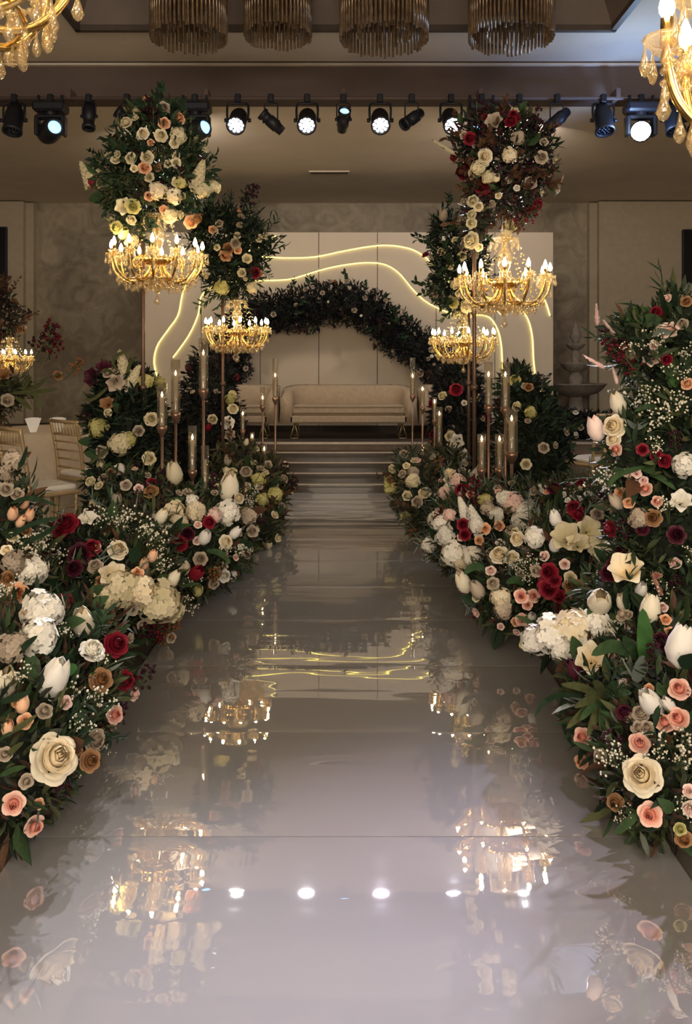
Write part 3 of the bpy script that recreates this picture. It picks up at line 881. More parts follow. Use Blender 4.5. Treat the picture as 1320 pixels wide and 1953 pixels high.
CS = [
    (388, 645, 672, 745, 18, 5.15, 'tallest glass tube candle in the left group by the aisle', True),
    (335, 686, 711, 790, 18, 5.25, 'second tallest glass tube candle of the left group', True),
    (309, 731, 752, 815, 19, 5.00, 'leftmost glass tube candle of the left group', True),
    (367, 812, 833, 900, 16, 4.92, 'lowest glass tube candle of the left group', True),
    (391, 850, 870, 935, 15, 4.85, 'low empty glass tube in front of the left group', False),
    (525, 684, 715, 760, 11, 7.40, 'tallest far glass tube candle left of the sofa', True),
    (501, 738, 758, 775, 9, 7.50, 'far glass tube candle in front of the left armchair', True),
    (463, 781, 788, 822, 9, 7.00, 'far short glass tube candle among the left flowers', True),
    (481, 824, 831, 866, 8, 6.85, 'small glass tube candle low in the left far flowers', True),
    (504, 848, 855, 890, 9, 6.62, 'lowest small glass tube candle left of the steps', True),
    (932, 690, 713, 776, 16, 5.20, 'tall glass tube candle, left of the two in the right group', True),
    (964, 690, 713, 780, 18, 5.25, 'tall glass tube candle, right of the two in the right group', True),
    (976, 780, 797, 866, 23, 4.80, 'widest glass tube candle of the right group', True),
    (919, 828, 836, 896, 17, 4.90, 'low glass tube candle, left of the two in the right group', True),
    (953, 828, 836, 896, 17, 4.98, 'low glass tube candle, right of the two in the right group', True),
    (787, 682, 716, 755, 10, 7.40, 'tallest far glass tube candle right of the sofa', True),
    (806, 733, 741, 778, 9, 7.14, 'second far glass tube candle right of the sofa', True),
    (829, 758, 765, 802, 9, 7.10, 'far glass tube candle beside the right armchair', True),
    (838, 776, 788, 848, 12, 6.80, 'thicker far glass tube candle before the right bush', True),
    (808, 848, 857, 893, 9, 6.75, 'lowest small glass tube candle right of the steps', True),
]
for (x, yt, yf, yb, wp, D, lab, lit) in CS:
    X = px(x, 0, D).x
    candle_stand(lab, x, yt, yf, yb, wp, D, 0.001 if abs(X) < RW + 0.02 else FL, lit)

# ------------------------------------------------------------------ banquet chairs and the guest table
def make_chair():
    t = thing('chiavari_chair', 'x', 'chair')
    sz = 0.44
    MB().box((-0.20, -0.20, sz - 0.02), (0.20, 0.19, sz + 0.012), bevel=0.012).build('seat', 'chair_gold', t, False)
    MB().box((-0.185, -0.185, sz + 0.012), (0.185, 0.17, sz + 0.055), bevel=0.018).build('cushion', 'cushion_white', t, False)
    for sx in (-1, 1):
        lg = MB()
        lg.tube(bez([(sx * 0.175, -0.175, 0), (sx * 0.178, -0.178, 0.22), (sx * 0.18, -0.18, sz - 0.01)], 4), [0.011] * 4 + [0.014] * 4 + [0.016], 7)
        for z in (0.10, 0.14, 0.36): lg.lathe([(0.012, z - .012), (0.019, z), (0.012, z + .012)], 7, 0, Matrix.Translation((sx * 0.177, -0.177, 0)))
        lg.build('leg', 'chair_gold', t)
        lg = MB()
        lg.tube(bez([(sx * 0.17, 0.23, 0), (sx * 0.178, 0.185, 0.24), (sx * 0.182, 0.175, sz), (sx * 0.185, 0.20, 0.68), (sx * 0.19, 0.245, 0.92)], 4), 0.014, 7)
        for z, y in ((0.12, 0.206), (0.5, 0.18), (0.72, 0.206)): lg.lathe([(0.013, z - .012), (0.019, z), (0.013, z + .012)], 7, 0, Matrix.Translation((sx * 0.183, y, 0)))
        lg.build('leg', 'chair_gold', t)
        MB().tube([(sx * 0.178, -0.175, 0.18), (sx * 0.176, 0.19, 0.18)], 0.008, 6).build('stretcher', 'chair_gold', t)
    for (z, y, r_) in ((0.905, 0.241, 0.015), (0.80, 0.222, 0.010), (0.74, 0.211, 0.008), (0.67, 0.198, 0.008), (0.60, 0.188, 0.008), (0.53, 0.181, 0.009)):
        MB().tube([(-0.188, y, z), (0.188, y, z)], r_, 6).build('rail', 'chair_gold', t)
    for k in range(7):
        x = -0.135 + 0.045 * k
        MB().tube([(x, 0.241, 0.90), (x, 0.222, 0.80)], 0.006, 6).build('spindle', 'chair_gold', t)
    for (y, z) in ((-0.177, 0.25), (0.195, 0.16)):
        MB().tube([(-0.177, y, z), (0.177, y, z)], 0.008, 6).build('stretcher', 'chair_gold', t)
    return t
ch0 = None
for (x, D, rz, lab) in ((78, 5.70, 2.40, 'gold banquet chair at the far left edge, before the guest table'),
                        (172, 6.50, 2.45, 'gold ladder back banquet chair between guest table and left bush'),
                        (1112, 5.60, -2.20, 'gold banquet chair at right, close behind the white tulips'),
                        (1128, 7.45, -2.6, 'gold banquet chair farther back at right, under the fountain'),
                        (1215, 6.5, 3.4, 'gold banquet chair mostly hidden behind the right flower pillar')):
    if ch0 is None: ch0 = make_chair(); t = ch0
    else: t = copy_tree(ch0)
    p = px(x, 0, D)
    t.location = (p.x, D, FL); t.rotation_euler = (0, 0, rz)
    tag(t, lab, 'chair', 'gold banquet chairs')

tx, ty, tz = -2.72, 7.35, 0.74
t = thing('guest_table', 'round guest table with a draped beige cloth behind the left chairs', 'table', (tx, ty, FL))
MB().lathe([(0.60, tz - FL - 0.03), (0.60, tz - FL - 0.006), (0.002, tz - FL - 0.006)], 28).build('table_top', 'old_gold', t)
MB().tube([(0, 0, 0.0), (0, 0, tz - FL - 0.02)], 0.05, 10).build('pedestal', 'old_gold', t)
cm = MB()
n = 72; rows = [(0.30, 0.0, 0), (0.58, 0.0, 0), (0.612, -0.012, 0), (0.625, -0.15, 0.25), (0.64, -0.40, 0.7), (0.66, -(tz - FL) + 0.012, 1.0)]
vs = [(0, 0, tz - FL)]; fs = []
for (r_, z, fo) in rows:
    for k in range(n):
        a_ = 2 * PI * k / n
        q = r_ + fo * 0.028 * math.sin(a_ * 18 + 0.6 * math.sin(a_ * 5))
        vs.append((q * math.cos(a_), q * math.sin(a_), tz - FL + z))
for k in range(n): fs.append((0, 1 + k, 1 + (k + 1) % n))
for i in range(len(rows) - 1):
    for k in range(n):
        o = 1 + i * n; k2 = (k + 1) % n
        fs.append((o + k, o + n + k, o + n + k2, o + k2))
co = MB().add(vs, fs).build('tablecloth', 'cloth')
co.location = (tx, ty, FL)
tag(co, 'beige floor length cloth draped over the left guest table', 'tablecloth')
for k, (dx, dy, lab) in enumerate(((0.18, -0.42, 'white folded napkin fan on the guest table, nearest the aisle'), (-0.02, -0.47, 'white folded napkin fan on the guest table, farther from the aisle'))):
    nb = MB()
    for q in range(5):
        a_ = (q - 2) * 0.16
        nb.add([(0, -0.012 + q * 0.006, 0), (0.05 * math.cos(a_) + 0.13 * math.sin(a_) - 0.05, -0.012 + q * 0.006, 0.13 * math.cos(a_)), (0.05 + 0.13 * math.sin(a_), -0.006 + q * 0.006, 0.13 * math.cos(a_)), (0.05, -0.006 + q * 0.006, 0)], [(0, 1, 2, 3)])
        nb.add([(0.05, -0.006 + q * 0.006, 0), (0.05 + 0.13 * math.sin(a_), -0.006 + q * 0.006, 0.13 * math.cos(a_)), (0.05 + 0.11 * math.sin(a_), 0.0 + q * 0.006, 0.115 * math.cos(a_)), (0.048, 0.0 + q * 0.006, 0)], [(0, 1, 2, 3)])
    o = nb.build('folded_napkin', 'napkin', None, False)
    o.location = (tx + dx, ty + dy, tz + 0.002); o.rotation_euler = (0, 0, 0.3 * k)
    tag(o, lab, 'napkin', 'folded napkins on the guest table')
# small chandelier centrepiece on the guest table
tc_ = chandelier('small lit chandelier centrepiece on the guest table, far left edge', 18, 676, 7.35, 0.66, 0.5)
chandelier_stand('short crook stand of the guest table chandelier', tc_, (tc_.x - 0.10, 7.40), 0.6, tz + 0.002, 0.7, 0.008)

# ------------------------------------------------------------------ flower kinds (unit size, facing +Z)
def mk_rose(full=True, seed=1):
    r_ = random.Random(seed)
    mb = MB()
    layers = [(3, 2.9, .03, .05, .47, .10, 0.0, 0.0), (3, 2.5, .05, .10, .47, .09, 0.0, .12), (4, 2.1, .07, .165, .46, .08, .03, .26), (5, 1.9, .08, .24, .43, .06, .06, .45), (5, 1.8, .09, .32, .39, .04, .10, .65), (5, 1.7, .10, .41, .32, .02, .18, .85), (6, 1.45, .10, .49, .20, 0.0, .30, 1.0)]
    if not full: layers = [layers[0], layers[1], layers[2], layers[4], (5, 1.7, .10, .47, .24, .02, .25, 1.0)]
    for li, (n_, w_, r0, r1, h, z0, curl, t_) in enumerate(layers):
        for k in range(n_):
            phi = 2 * PI * k / n_ + li * 0.7 + r_.uniform(-.15, .15)
            hh = h * r_.uniform(.9, 1.08)
            prof = []
            for v in (0, .3, .6, .85, 1.0):
                wf = (0.75, 1.0, 1.05, .95, .62)[len(prof)]
                rad = r0 + (r1 - r0) * (v ** 0.75) + curl * max(0, v - .6) * 0.35
                if t_ < .5: rad = r1 * (.6, 1.0, 1.12, .95, .55 + t_)[len(prof)] + (.01 if t_ else 0)
                z = z0 + hh * (v - curl * 1.6 * max(0, v - .55) ** 2 * 2.0)
                prof.append((rad, z, wf))
            mb.petal(phi, prof, w_, 4, 0, max(t_, 0.001))
    return mb
def mk_bud(seed=1):
    r_ = random.Random(seed)
    mb = MB()
    for (n_, w_, sc_, t_, off) in ((3, 2.3, .80, .35, 0.0), (4, 1.9, 1.0, 1.0, 0.5)):
        for k in range(n_):
            h = r_.uniform(.9, 1.05) * (1.0 if n_ == 4 else 1.02)
            prof = [(.05, 0, .6), (.27 * sc_, .16 * h, 1.0), (.35 * sc_, .42 * h, 1.05), (.30 * sc_, .72 * h, .95), (.20 * sc_ + .02, .92 * h, .7), (.13 * sc_ + .04, 1.0 * h, .25)]
            mb.petal(2 * PI * k / n_ + off + r_.uniform(-.2, .2), prof, w_, 4, 0, t_, sag=0.04)
    return mb
def mk_open(seed=1):
    """open tulip / lily: six wide petals"""
    r_ = random.Random(seed)
    mb = MB()
    for li in range(2):
        for k in range(3):
            o_ = r_.uniform(.9, 1.1)
            prof = [(.04, 0, 1.2), (.17 * o_, .20, 1.15), (.30 * o_, .36, 1.0), (.42 * o_, .46, .75), (.52 * o_, .46 - .06 * li, .22)]
            mb.petal(2 * PI * k / 3 + li * PI / 3 + r_.uniform(-.15, .15), prof, 1.7, 4, 0, [0.1 + .9 * (i // 5) / 4 for i in range(25)], sag=-0.05)
    for k in range(6):
        a_ = k * PI / 3
        mb.tube([(0, 0, .05), (.06 * math.cos(a_), .06 * math.sin(a_), .30)], .012, 4, 0)
    return mb
def floret(mb, M, r_, n_=4, t_=1.0):
    s0 = r_.uniform(0, 1.6)
    for k in range(n_):
        a_ = 2 * PI * k / n_ + s0
        c, s_ = math.cos(a_), math.sin(a_)
        q = lambda u, v, z: M @ Vector((c * u - s_ * v, s_ * u + c * v, z))
        mb.add([q(0, 0, 0), q(.55, -.42, .10), q(.98, -.22, .05), q(.98, .22, .05), q(.55, .42, .10)], [(0, 1, 2, 3), (0, 3, 4)], 0, [0.25 * t_ + .01, t_, t_, t_, t_])
def mk_hydrangea(seed=1, n_=62):
    r_ = random.Random(seed)
    mb = MB()
    for i in range(n_):
        z = 1 - 1.45 * (i + .5) / n_
        a_ = i * 2.39996
        q = math.sqrt(max(0, 1 - z * z))
        d = Vector((q * math.cos(a_), q * math.sin(a_), z))
        M = Matrix.Translation(d * .40 * r_.uniform(.70, 1.25) + Vector((0, 0, .1))) @ rot_to(d + Vector((r_.uniform(-.3, .3), r_.uniform(-.3, .3), .1))) @ Matrix.Scale(r_.uniform(.14, .19), 4)
        floret(mb, M, r_, 5, r_.uniform(.55, 1))
    mb.ball((0, 0, .1), .27, 8, 1)
    return mb
def mk_spike(seed=1, n_=60):
    r_ = random.Random(seed)
    mb = MB()
    for i in range(n_):
        f_ = (i + .5) / n_
        a_ = i * 2.39996
        R = .19 * (1 - f_) ** .6 + .02
        d = Vector((math.cos(a_), math.sin(a_), .45))
        M = Matrix.Translation((R * math.cos(a_), R * math.sin(a_), f_)) @ rot_to(d) @ Matrix.Scale(.15 * (1.15 - .65 * f_), 4)
        floret(mb, M, r_, 5, r_.uniform(.6, 1))
    mb.tube([(0, 0, -.15), (0, 0, .95)], .03, 5, 1)
    return mb
def mk_gyp(seed=1, n_=34, rb=.026):
    r_ = random.Random(seed)
    mb = MB()
    for i in range(9):
        a_ = r_.uniform(0, 2 * PI); q = r_.uniform(.05, .38); h = r_.uniform(.35, .6)
        tip = Vector((q * math.cos(a_), q * math.sin(a_), h))
        mb.tube([(0, 0, -.1), tip * .5 + Vector((0, 0, .05)), tip], .006, 4, 1, False)
        for k in range(n_ // 8):
            e = tip + Vector((r_.uniform(-.14, .14), r_.uniform(-.14, .14), r_.uniform(-.12, .12)))
            mb.tube([tip - Vector((0, 0, .1)), e], .004, 3, 1, False)
            mb.ball(e, rb * r_.uniform(.7, 1.25), 5, 0)
    return mb
def mk_berry(seed=1, n_=26):
    r_ = random.Random(seed)
    mb = MB()
    mb.tube([(0, 0, -.1), (.05, 0, .4), (.0, .05, .9)], .02, 4, 1)
    for k in range(n_):
        z = r_.uniform(.2, 1.0); a_ = r_.uniform(0, 2 * PI); q = r_.uniform(.08, .36) * (1.15 - z * .6)
        e = Vector((q * math.cos(a_), q * math.sin(a_), z))
        mb.tube([(0.02, 0, z - .1), e], .008, 3, 1, False)
        mb.ball(e, r_.uniform(.045, .07), 5, 0)
    return mb
def mk_plume(seed=1, n_=90):
    r_ = random.Random(seed)
    mb = MB()
    mb.tube([(0, 0, -.1), (0, 0, .95)], .012, 4, 1)
    for i in range(n_):
        f_ = i / n_
        a_ = i * 2.4
        L = .30 * (1 - f_ * .75) * r_.uniform(.7, 1.1)
        d = Vector((math.cos(a_) * .5, math.sin(a_) * .5, 1)).normalized()
        b_ = Vector((0, 0, f_ * .85)); e = b_ + d * L
        s_ = d.cross(Vector((0, 0, 1))).normalized() * .025
        mb.add([b_, b_ + d * L * .5 + s_, e, b_ + d * L * .5 - s_], [(0, 1, 2, 3)], 0, [.2, .8, 1, .8])
    return mb
def leaf_mesh(kind):
    """leaf along +Z, one unit long, folded on the midrib"""
    mb = MB()
    if kind == 'lance': prof = [(0, .01), (.2, .085), (.45, .12), (.7, .095), (.9, .035), (1.0, .004)]
    elif kind == 'oval': prof = [(0, .012), (.12, .16), (.35, .27), (.6, .26), (.85, .13), (1.0, .006)]
    else: prof = [(0, .012), (.15, .045), (.4, .055), (.7, .045), (.9, .02), (1.0, .003)]
    vs = []; fs = []
    for (z, w_) in prof:
        bend = -.22 * z * z
        vs += [(-w_, bend + w_ * .35, z), (0, bend, z), (w_, bend + w_ * .35, z)]
    for i in range(len(prof) - 1):
        o = 3 * i
        fs += [(o, o + 1, o + 4, o + 3), (o + 1, o + 2, o + 5, o + 4)]
    return mb.add(vs, fs)
def calyx():
    mb = MB()
    mb.lathe([(.02, -.55), (.022, -.12), (.07, -.06), (.10, .02)], 7)
    for k in range(5):
        a_ = 2 * PI * k / 5
        c, s_ = math.cos(a_), math.sin(a_)
        mb.add([(c * .05 - s_ * .05, s_ * .05 + c * .05, -.04), (c * .05 + s_ * .05, s_ * .05 - c * .05, -.04), (c * .30, s_ * .30, .02)], [(0, 1, 2)])
    return mb
CALYX = calyx().mesh('stem', 'stem')
LEAF = {k: leaf_mesh(k) for k in ('lance', 'oval', 'thin')}
LEAFM = {}
def leafdata(kind, mat):
    if (kind, mat) not in LEAFM: LEAFM[kind, mat] = LEAF[kind].mesh('leaf', mat)
    return LEAFM[kind, mat]
RAW = {'rose': [mk_rose(True, s_) for s_ in (1, 2, 3)], 'spray': [mk_rose(False, s_) for s_ in (4, 5)], 'bud': [mk_bud(s_) for s_ in (1, 2)],
       'open': [mk_open(s_) for s_ in (1, 2)], 'hyd': [mk_hydrangea(s_) for s_ in (1, 2)], 'spike': [mk_spike(1), mk_spike(2)],
       'gyp': [mk_gyp(s_) for s_ in (1, 2, 3)], 'berry': [mk_berry(1), mk_berry(2)], 'plume': [mk_plume(1)]}
KNAME = {'rose': 'rose', 'spray': 'spray_rose', 'bud': 'tulip', 'open': 'lily', 'hyd': 'hydrangea', 'spike': 'stock_flower', 'gyp': 'babys_breath', 'berry': 'berry_sprig', 'plume': 'plume'}
KWORD = {'rose': 'full rose', 'spray': 'small spray rose', 'bud': 'closed bud', 'open': 'open lily', 'hyd': 'blossom cluster', 'spike': 'tall blossom spike', 'gyp': 'tiny ball blossoms', 'berry': 'berry sprig', 'plume': 'feathery plume'}
FM = {}
def fdata(kind, col, i):
    i %= len(RAW[kind])
    if (kind, col, i) not in FM:
        FM[kind, col, i] = RAW[kind][i].mesh(KNAME[kind], [PET[col], MATS['stem']])
    return FM[kind, col, i]

PALS = {
    'green': [((.030, .052, .024), 5), ((.055, .075, .035), 3), ((.022, .04, .022), 4), ((.09, .10, .045), 1)],
    'dark': [((.012, .022, .016), 6), ((.02, .036, .02), 4), ((.035, .05, .025), 2), ((.02, .012, .012), 1)],
    'olive': [((.07, .075, .035), 4), ((.10, .095, .05), 2), ((.035, .05, .022), 4), ((.06, .04, .025), 2)],
    'mixed': [((.030, .055, .022), 4), ((.07, .08, .035), 3), ((.075, .04, .028), 2), ((.10, .11, .085), 1.4), ((.02, .03, .02), 3)],
    'night': [((.010, .013, .016), 6), ((.018, .022, .022), 4), ((.035, .036, .034), 2), ((.015, .008, .012), 2)],
    'wine': [((.018, .022, .018), 4), ((.05, .012, .018), 3), ((.03, .04, .022), 3), ((.06, .045, .03), 1)],
    'silver': [((.13, .16, .15), 4), ((.08, .11, .09), 3), ((.045, .065, .045), 2)],
}

def foliage(parent, loc, pts, nrm, size, pal, name='foliage', wfac=1.0, spread=0.8):
    """thousands of small leaves in one mesh: pts, nrm (n,3), size (n,)"""
    n_ = len(pts)
    if n_ == 0: return
    tmpl = np.array([(0, 0, 0), (-.11, .03, .28), (0, -.02, .3), (.11, .03, .28), (-.12, -.03, .62), (0, -.08, .64), (.12, -.03, .62), (0, -.2, 1.0)], float)
    tmpl[:, 0] *= wfac
    tf = [(0, 2, 1), (0, 3, 2), (1, 2, 5, 4), (2, 3, 6, 5), (4, 5, 7), (5, 6, 7)]
    d = nrm + rng.normal(0, spread, (n_, 3)); d[:, 2] += 0.25
    d /= np.linalg.norm(d, axis=1)[:, None] + 1e-9
    ref = rng.normal(0, 1, (n_, 3))
    u = np.cross(d, ref); u /= np.linalg.norm(u, axis=1)[:, None] + 1e-9
    w_ = np.cross(d, u)
    V = (tmpl[None, :, 0, None] * u[:, None, :] + tmpl[None, :, 1, None] * w_[:, None, :] + tmpl[None, :, 2, None] * d[:, None, :]) * size[:, None, None] + pts[:, None, :]
    V[:, :, 2] = np.maximum(V[:, :, 2], FL + 0.004)
    V = V.reshape(-1, 3) - np.array(loc)
    fs = []
    for i in range(n_):
        o = 8 * i
        fs += [tuple(o + k for k in f) for f in tf]
    me = bpy.data.meshes.new(name)
    me.from_pydata(V.tolist(), [], fs)
    cols = np.array([c for c, _ in PALS[pal]]); wt = np.array([q for _, q in PALS[pal]], float); wt /= wt.sum()
    ci = cols[rng.choice(len(cols), n_, p=wt)] * rng.uniform(.7, 1.3, (n_, 1))
    ca = np.ones((n_, 8, 4)); ca[:, :, :3] = ci[:, None, :]
    at_ = me.color_attributes.new('leaf_colour', 'FLOAT_COLOR', 'POINT')
    at_.data.foreach_set('color', ca.reshape(-1))
    me.materials.append(MATS['foliage'])
    me.polygons.foreach_set('use_smooth', [True] * len(fs))
    o = link(name, me, parent)
    return tag(o, kind='stuff')

NFL = [0]
class Arr:
    """a flower arrangement: ellipsoid clumps filled with leaves; flowers sit on their surface"""
    def __init__(s, name, label, cat, blobs, seed=1, group=None, base=FL):
        s.r = random.Random(seed)
        s.blobs = []
        for (x, y, D, rx, ry, rd) in blobs:
            s.blobs.append((px(x, y, D), Vector((rx / F * D, rd, ry / F * D))))
        c = sum((b_[0] for b_ in s.blobs), Vector()) / len(s.blobs)
        zb = min(b_[0].z - b_[1].z for b_ in s.blobs)
        s.base = base
        s.loc = Vector((c.x, c.y, max(base, zb)))
        s.o = thing(name, label, cat, s.loc, group=group)
        s.count = {}
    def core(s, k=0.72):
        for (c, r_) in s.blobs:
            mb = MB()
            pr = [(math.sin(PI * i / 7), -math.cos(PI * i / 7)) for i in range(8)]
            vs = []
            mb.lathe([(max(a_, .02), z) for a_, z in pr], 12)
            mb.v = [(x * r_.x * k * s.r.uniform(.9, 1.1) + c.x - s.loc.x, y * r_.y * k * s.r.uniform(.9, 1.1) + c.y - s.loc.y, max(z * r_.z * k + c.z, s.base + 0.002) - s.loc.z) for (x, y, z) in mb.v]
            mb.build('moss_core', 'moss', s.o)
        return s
    def sample(s, n_, front=True, lo=.75, hi=1.05):
        A = np.array([b_[1].x * b_[1].z + b_[1].x * b_[1].y + b_[1].y * b_[1].z for b_ in s.blobs]); A /= A.sum()
        Cc = np.array([tuple(b_[0]) for b_ in s.blobs]); R = np.array([tuple(b_[1]) for b_ in s.blobs])
        out_p = []; out_n = []; tot = 0
        for _ in range(12):
            i = rng.choice(len(A), n_ * 2, p=A)
            d = rng.normal(0, 1, (n_ * 2, 3)); d /= np.linalg.norm(d, axis=1)[:, None]
            p = Cc[i] + d * R[i] * rng.uniform(lo, hi, (n_ * 2, 1))
            nn = d / R[i]; nn /= np.linalg.norm(nn, axis=1)[:, None]
            keep = p[:, 2] > s.base + 0.01
            if front: keep &= (d[:, 1] < 0.45) | (rng.uniform(0, 1, n_ * 2) < .25)
            for k in range(len(A)):
                q = (((p - Cc[k]) / R[k]) ** 2).sum(1)
                keep &= (i == k) | (q > .55)
            out_p.append(p[keep]); out_n.append(nn[keep]); tot += keep.sum()
            if tot >= n_: break
        return np.concatenate(out_p)[:n_], np.concatenate(out_n)[:n_]
    def leaves(s, n_, size, pal, wfac=1.0, lo=.62, hi=1.06, spread=.8, name='foliage'):
        p, nn = s.sample(n_, True, lo, hi)
        foliage(s.o, s.loc, p, nn, rng.uniform(size[0], size[1], len(p)), pal, name, wfac, spread)
        return s
    def hit(s, x, y, D=None):
        """point of the arrangement's surface seen at this pixel"""
        o = Vector((0, 0, CH)); d = (px(x, y, 1.0) - o)
        best = None
        for (c, r_) in s.blobs:
            a_ = Vector((d.x / r_.x, d.y / r_.y, d.z / r_.z)); b_ = Vector(((o.x - c.x) / r_.x, (o.y - c.y) / r_.y, (o.z - c.z) / r_.z))
            A_, B_, C_ = a_.dot(a_), 2 * a_.dot(b_), b_.dot(b_) - 1.04
            disc = B_ * B_ - 4 * A_ * C_
            if disc > 0:
                t_ = (-B_ - math.sqrt(disc)) / (2 * A_)
                if best is None or t_ < best[0]:
                    p = o + d * t_
                    nn = Vector(((p.x - c.x) / r_.x ** 2, (p.y - c.y) / r_.y ** 2, (p.z - c.z) / r_.z ** 2)).normalized()
                    best = (t_, p, nn)
        if best is None:
            c, r_ = min(s.blobs, key=lambda q: (px(x, y, q[0].y) - q[0]).length)
            p = px(x, y, c.y)
            return p, (p - c).normalized()
        return best[1], best[2]
    def put(s, kind, col, p, nn, size, face=0.5):
        """size in metres; face = how far the flower turns towards the aisle and the camera"""
        tocam = (Vector((0, 0, CH)) - p).normalized()
        up = Vector((0, 0, 1))
        jit = Vector((s.r.uniform(-1, 1), s.r.uniform(-1, 1), s.r.uniform(-1, 1)))
        if kind in ('bud', 'spike', 'gyp', 'berry', 'plume'):
            d = nn * .55 + up * .75 + jit * .35
        else:
            d = nn * (1 - face) + tocam * face + jit * .22 + up * .12
        d.normalize()
        p = p + nn * min(size * .28, .03) + tocam * .012
        M = Matrix.Translation(p - s.loc) @ rot_to(d) @ Matrix.Rotation(s.r.uniform(0, 6.28), 4, 'Z')
        off = {'rose': -.15, 'spray': -.15, 'bud': -.5, 'open': -.2, 'hyd': -.1, 'spike': -.5, 'gyp': -.35, 'berry': -.5, 'plume': -.4}[kind]
        M = M @ Matrix.Scale(size, 4) @ Matrix.Translation((0, 0, off))
        o = link(KNAME[kind], fdata(kind, col, s.r.randrange(9)), s.o, M)
        o['label'] = {'gyp': 'white', 'burgundy': 'deep red'}.get(kind if kind == 'gyp' else col, col) + ' ' + KWORD[kind]
        if kind in ('rose', 'bud') and size > .035: link('stem', CALYX, o)
        NFL[0] += 1
        return o
    def at(s, kind, col, x, y, spx, face=.55):
        p, nn = s.hit(x, y)
        D = p.y
        # sizes are given as seen across (width for round flowers, height for tall ones)
        return s.put(kind, col, p, nn, spx / F * D, face)
    def many(s, lst):
        for q in lst: s.at(*q)
        return s
    def fill(s, spec, lo=.95, hi=1.06):
        """spec: [(kind, colour, count, min size m, max size m)]"""
        for (kind, col, n_, a_, b_) in spec:
            p, nn = s.sample(n_, True, lo, hi)
            for i in range(len(p)):
                s.put(kind, col, Vector(p[i]), Vector(nn[i]), s.r.uniform(a_, b_), .35)
        return s
    def bigleaves(s, n_, size, kinds):
        p, nn = s.sample(n_, True, .9, 1.05)
        for i in range(len(p)):
            k, m_ = s.r.choice(kinds)
            d = Vector(nn[i]) + Vector((s.r.uniform(-1, 1), s.r.uniform(-1, 1), s.r.uniform(-.6, 1))) * .7
            d.normalize()
            L = s.r.uniform(*size)
            if p[i][2] + d.z * L < s.base + .01: d.z = abs(d.z)
            M = Matrix.Translation(Vector(p[i]) - s.loc) @ rot_to(d) @ Matrix.Rotation(s.r.uniform(0, 6.28), 4, 'Z') @ Matrix.Scale(L, 4)
            link('leaf', leafdata(k, m_), s.o, M)
        return s
    def longleaf(s, pts, wpx, mat, out=0.05):
        """a single long leaf through photo points, curving out from the clump"""
        P3 = []
        base, nn = s.hit(*pts[0])
        for i, q in enumerate(pts):
            D = base.y - out * i / (len(pts) - 1)
            P3.append(px(q[0], q[1], D))
        pl = bez(P3, 5)
        W_ = wpx / F * base.y / 2
        vs = []; fs = []
        n_ = len(pl)
        for i, p in enumerate(pl):
            f_ = i / (n_ - 1)
            d = (pl[min(i + 1, n_ - 1)] - pl[max(i - 1, 0)]).normalized()
            tv = (p - Vector((0, 0, CH))).normalized()
            side = d.cross(tv).normalized()
            side = (side + tv * .45).normalized()
            q = W_ * (math.sin(PI * min(1, .08 + .92 * f_)) ** .7 + .02)
            fold = tv * -.25 * q
            vs += [p + side * q + fold - s.loc, p - s.loc, p - side * q + fold - s.loc]
        for i in range(n_ - 1):
            o = 3 * i
            fs += [(o, o + 1, o + 4, o + 3), (o + 1, o + 2, o + 5, o + 4)]
        MB().add(vs, fs).build('leaf', mat, s.o)
        return s
    def twigs(s, n_, L, mat='leaf_bronze', leafk='lance', lsz=.05):
        """sprigs that stick out of the clump: stem with leaves"""
        p, nn = s.sample(n_, True, .9, 1.0)
        for i in range(len(p)):
            d = (Vector(nn[i]) + Vector((s.r.uniform(-.6, .6), s.r.uniform(-.6, .3), s.r.uniform(-.1, .9)))).normalized()
            l_ = s.r.uniform(*L)
            mb = MB()
            e = Vector(p[i]) - s.loc
            side = d.orthogonal().normalized()
            path = [e + d * l_ * q + side * l_ * .15 * q * q for q in (0, .35, .7, 1)]
            mb.tube(path, [.004, .003, .002, .001], 4)
            for k in range(8):
                f_ = .25 + .75 * k / 8
                b_ = e + d * l_ * f_ + side * l_ * .15 * f_ * f_
                dd = (d + (side * (1 if k % 2 else -1) + d.cross(side) * s.r.uniform(-.8, .8)) * .9).normalized()
                M = Matrix.Translation(b_) @ rot_to(dd) @ Matrix.Rotation(s.r.uniform(0, 6.28), 4, 'Z') @ Matrix.Scale(lsz * s.r.uniform(.7, 1.2), 4)
                mb.add([M @ Vector(v) for v in LEAF[leafk].v], LEAF[leafk].f)
            if min(v[2] for v in mb.v) + s.loc.z > s.base + .004: mb.build('leaf_sprig', mat, s.o)
        return s

G = [('lance', 'leaf_green'), ('lance', 'leaf_dark'), ('lance', 'leaf_olive'), ('oval', 'leaf_green'), ('oval', 'leaf_dark')]
GB = G + [('oval', 'leaf_bronze'), ('lance', 'leaf_bronze'), ('thin', 'leaf_grey'), ('thin', 'leaf_olive')]
BANK = 'flower banks along the runway'

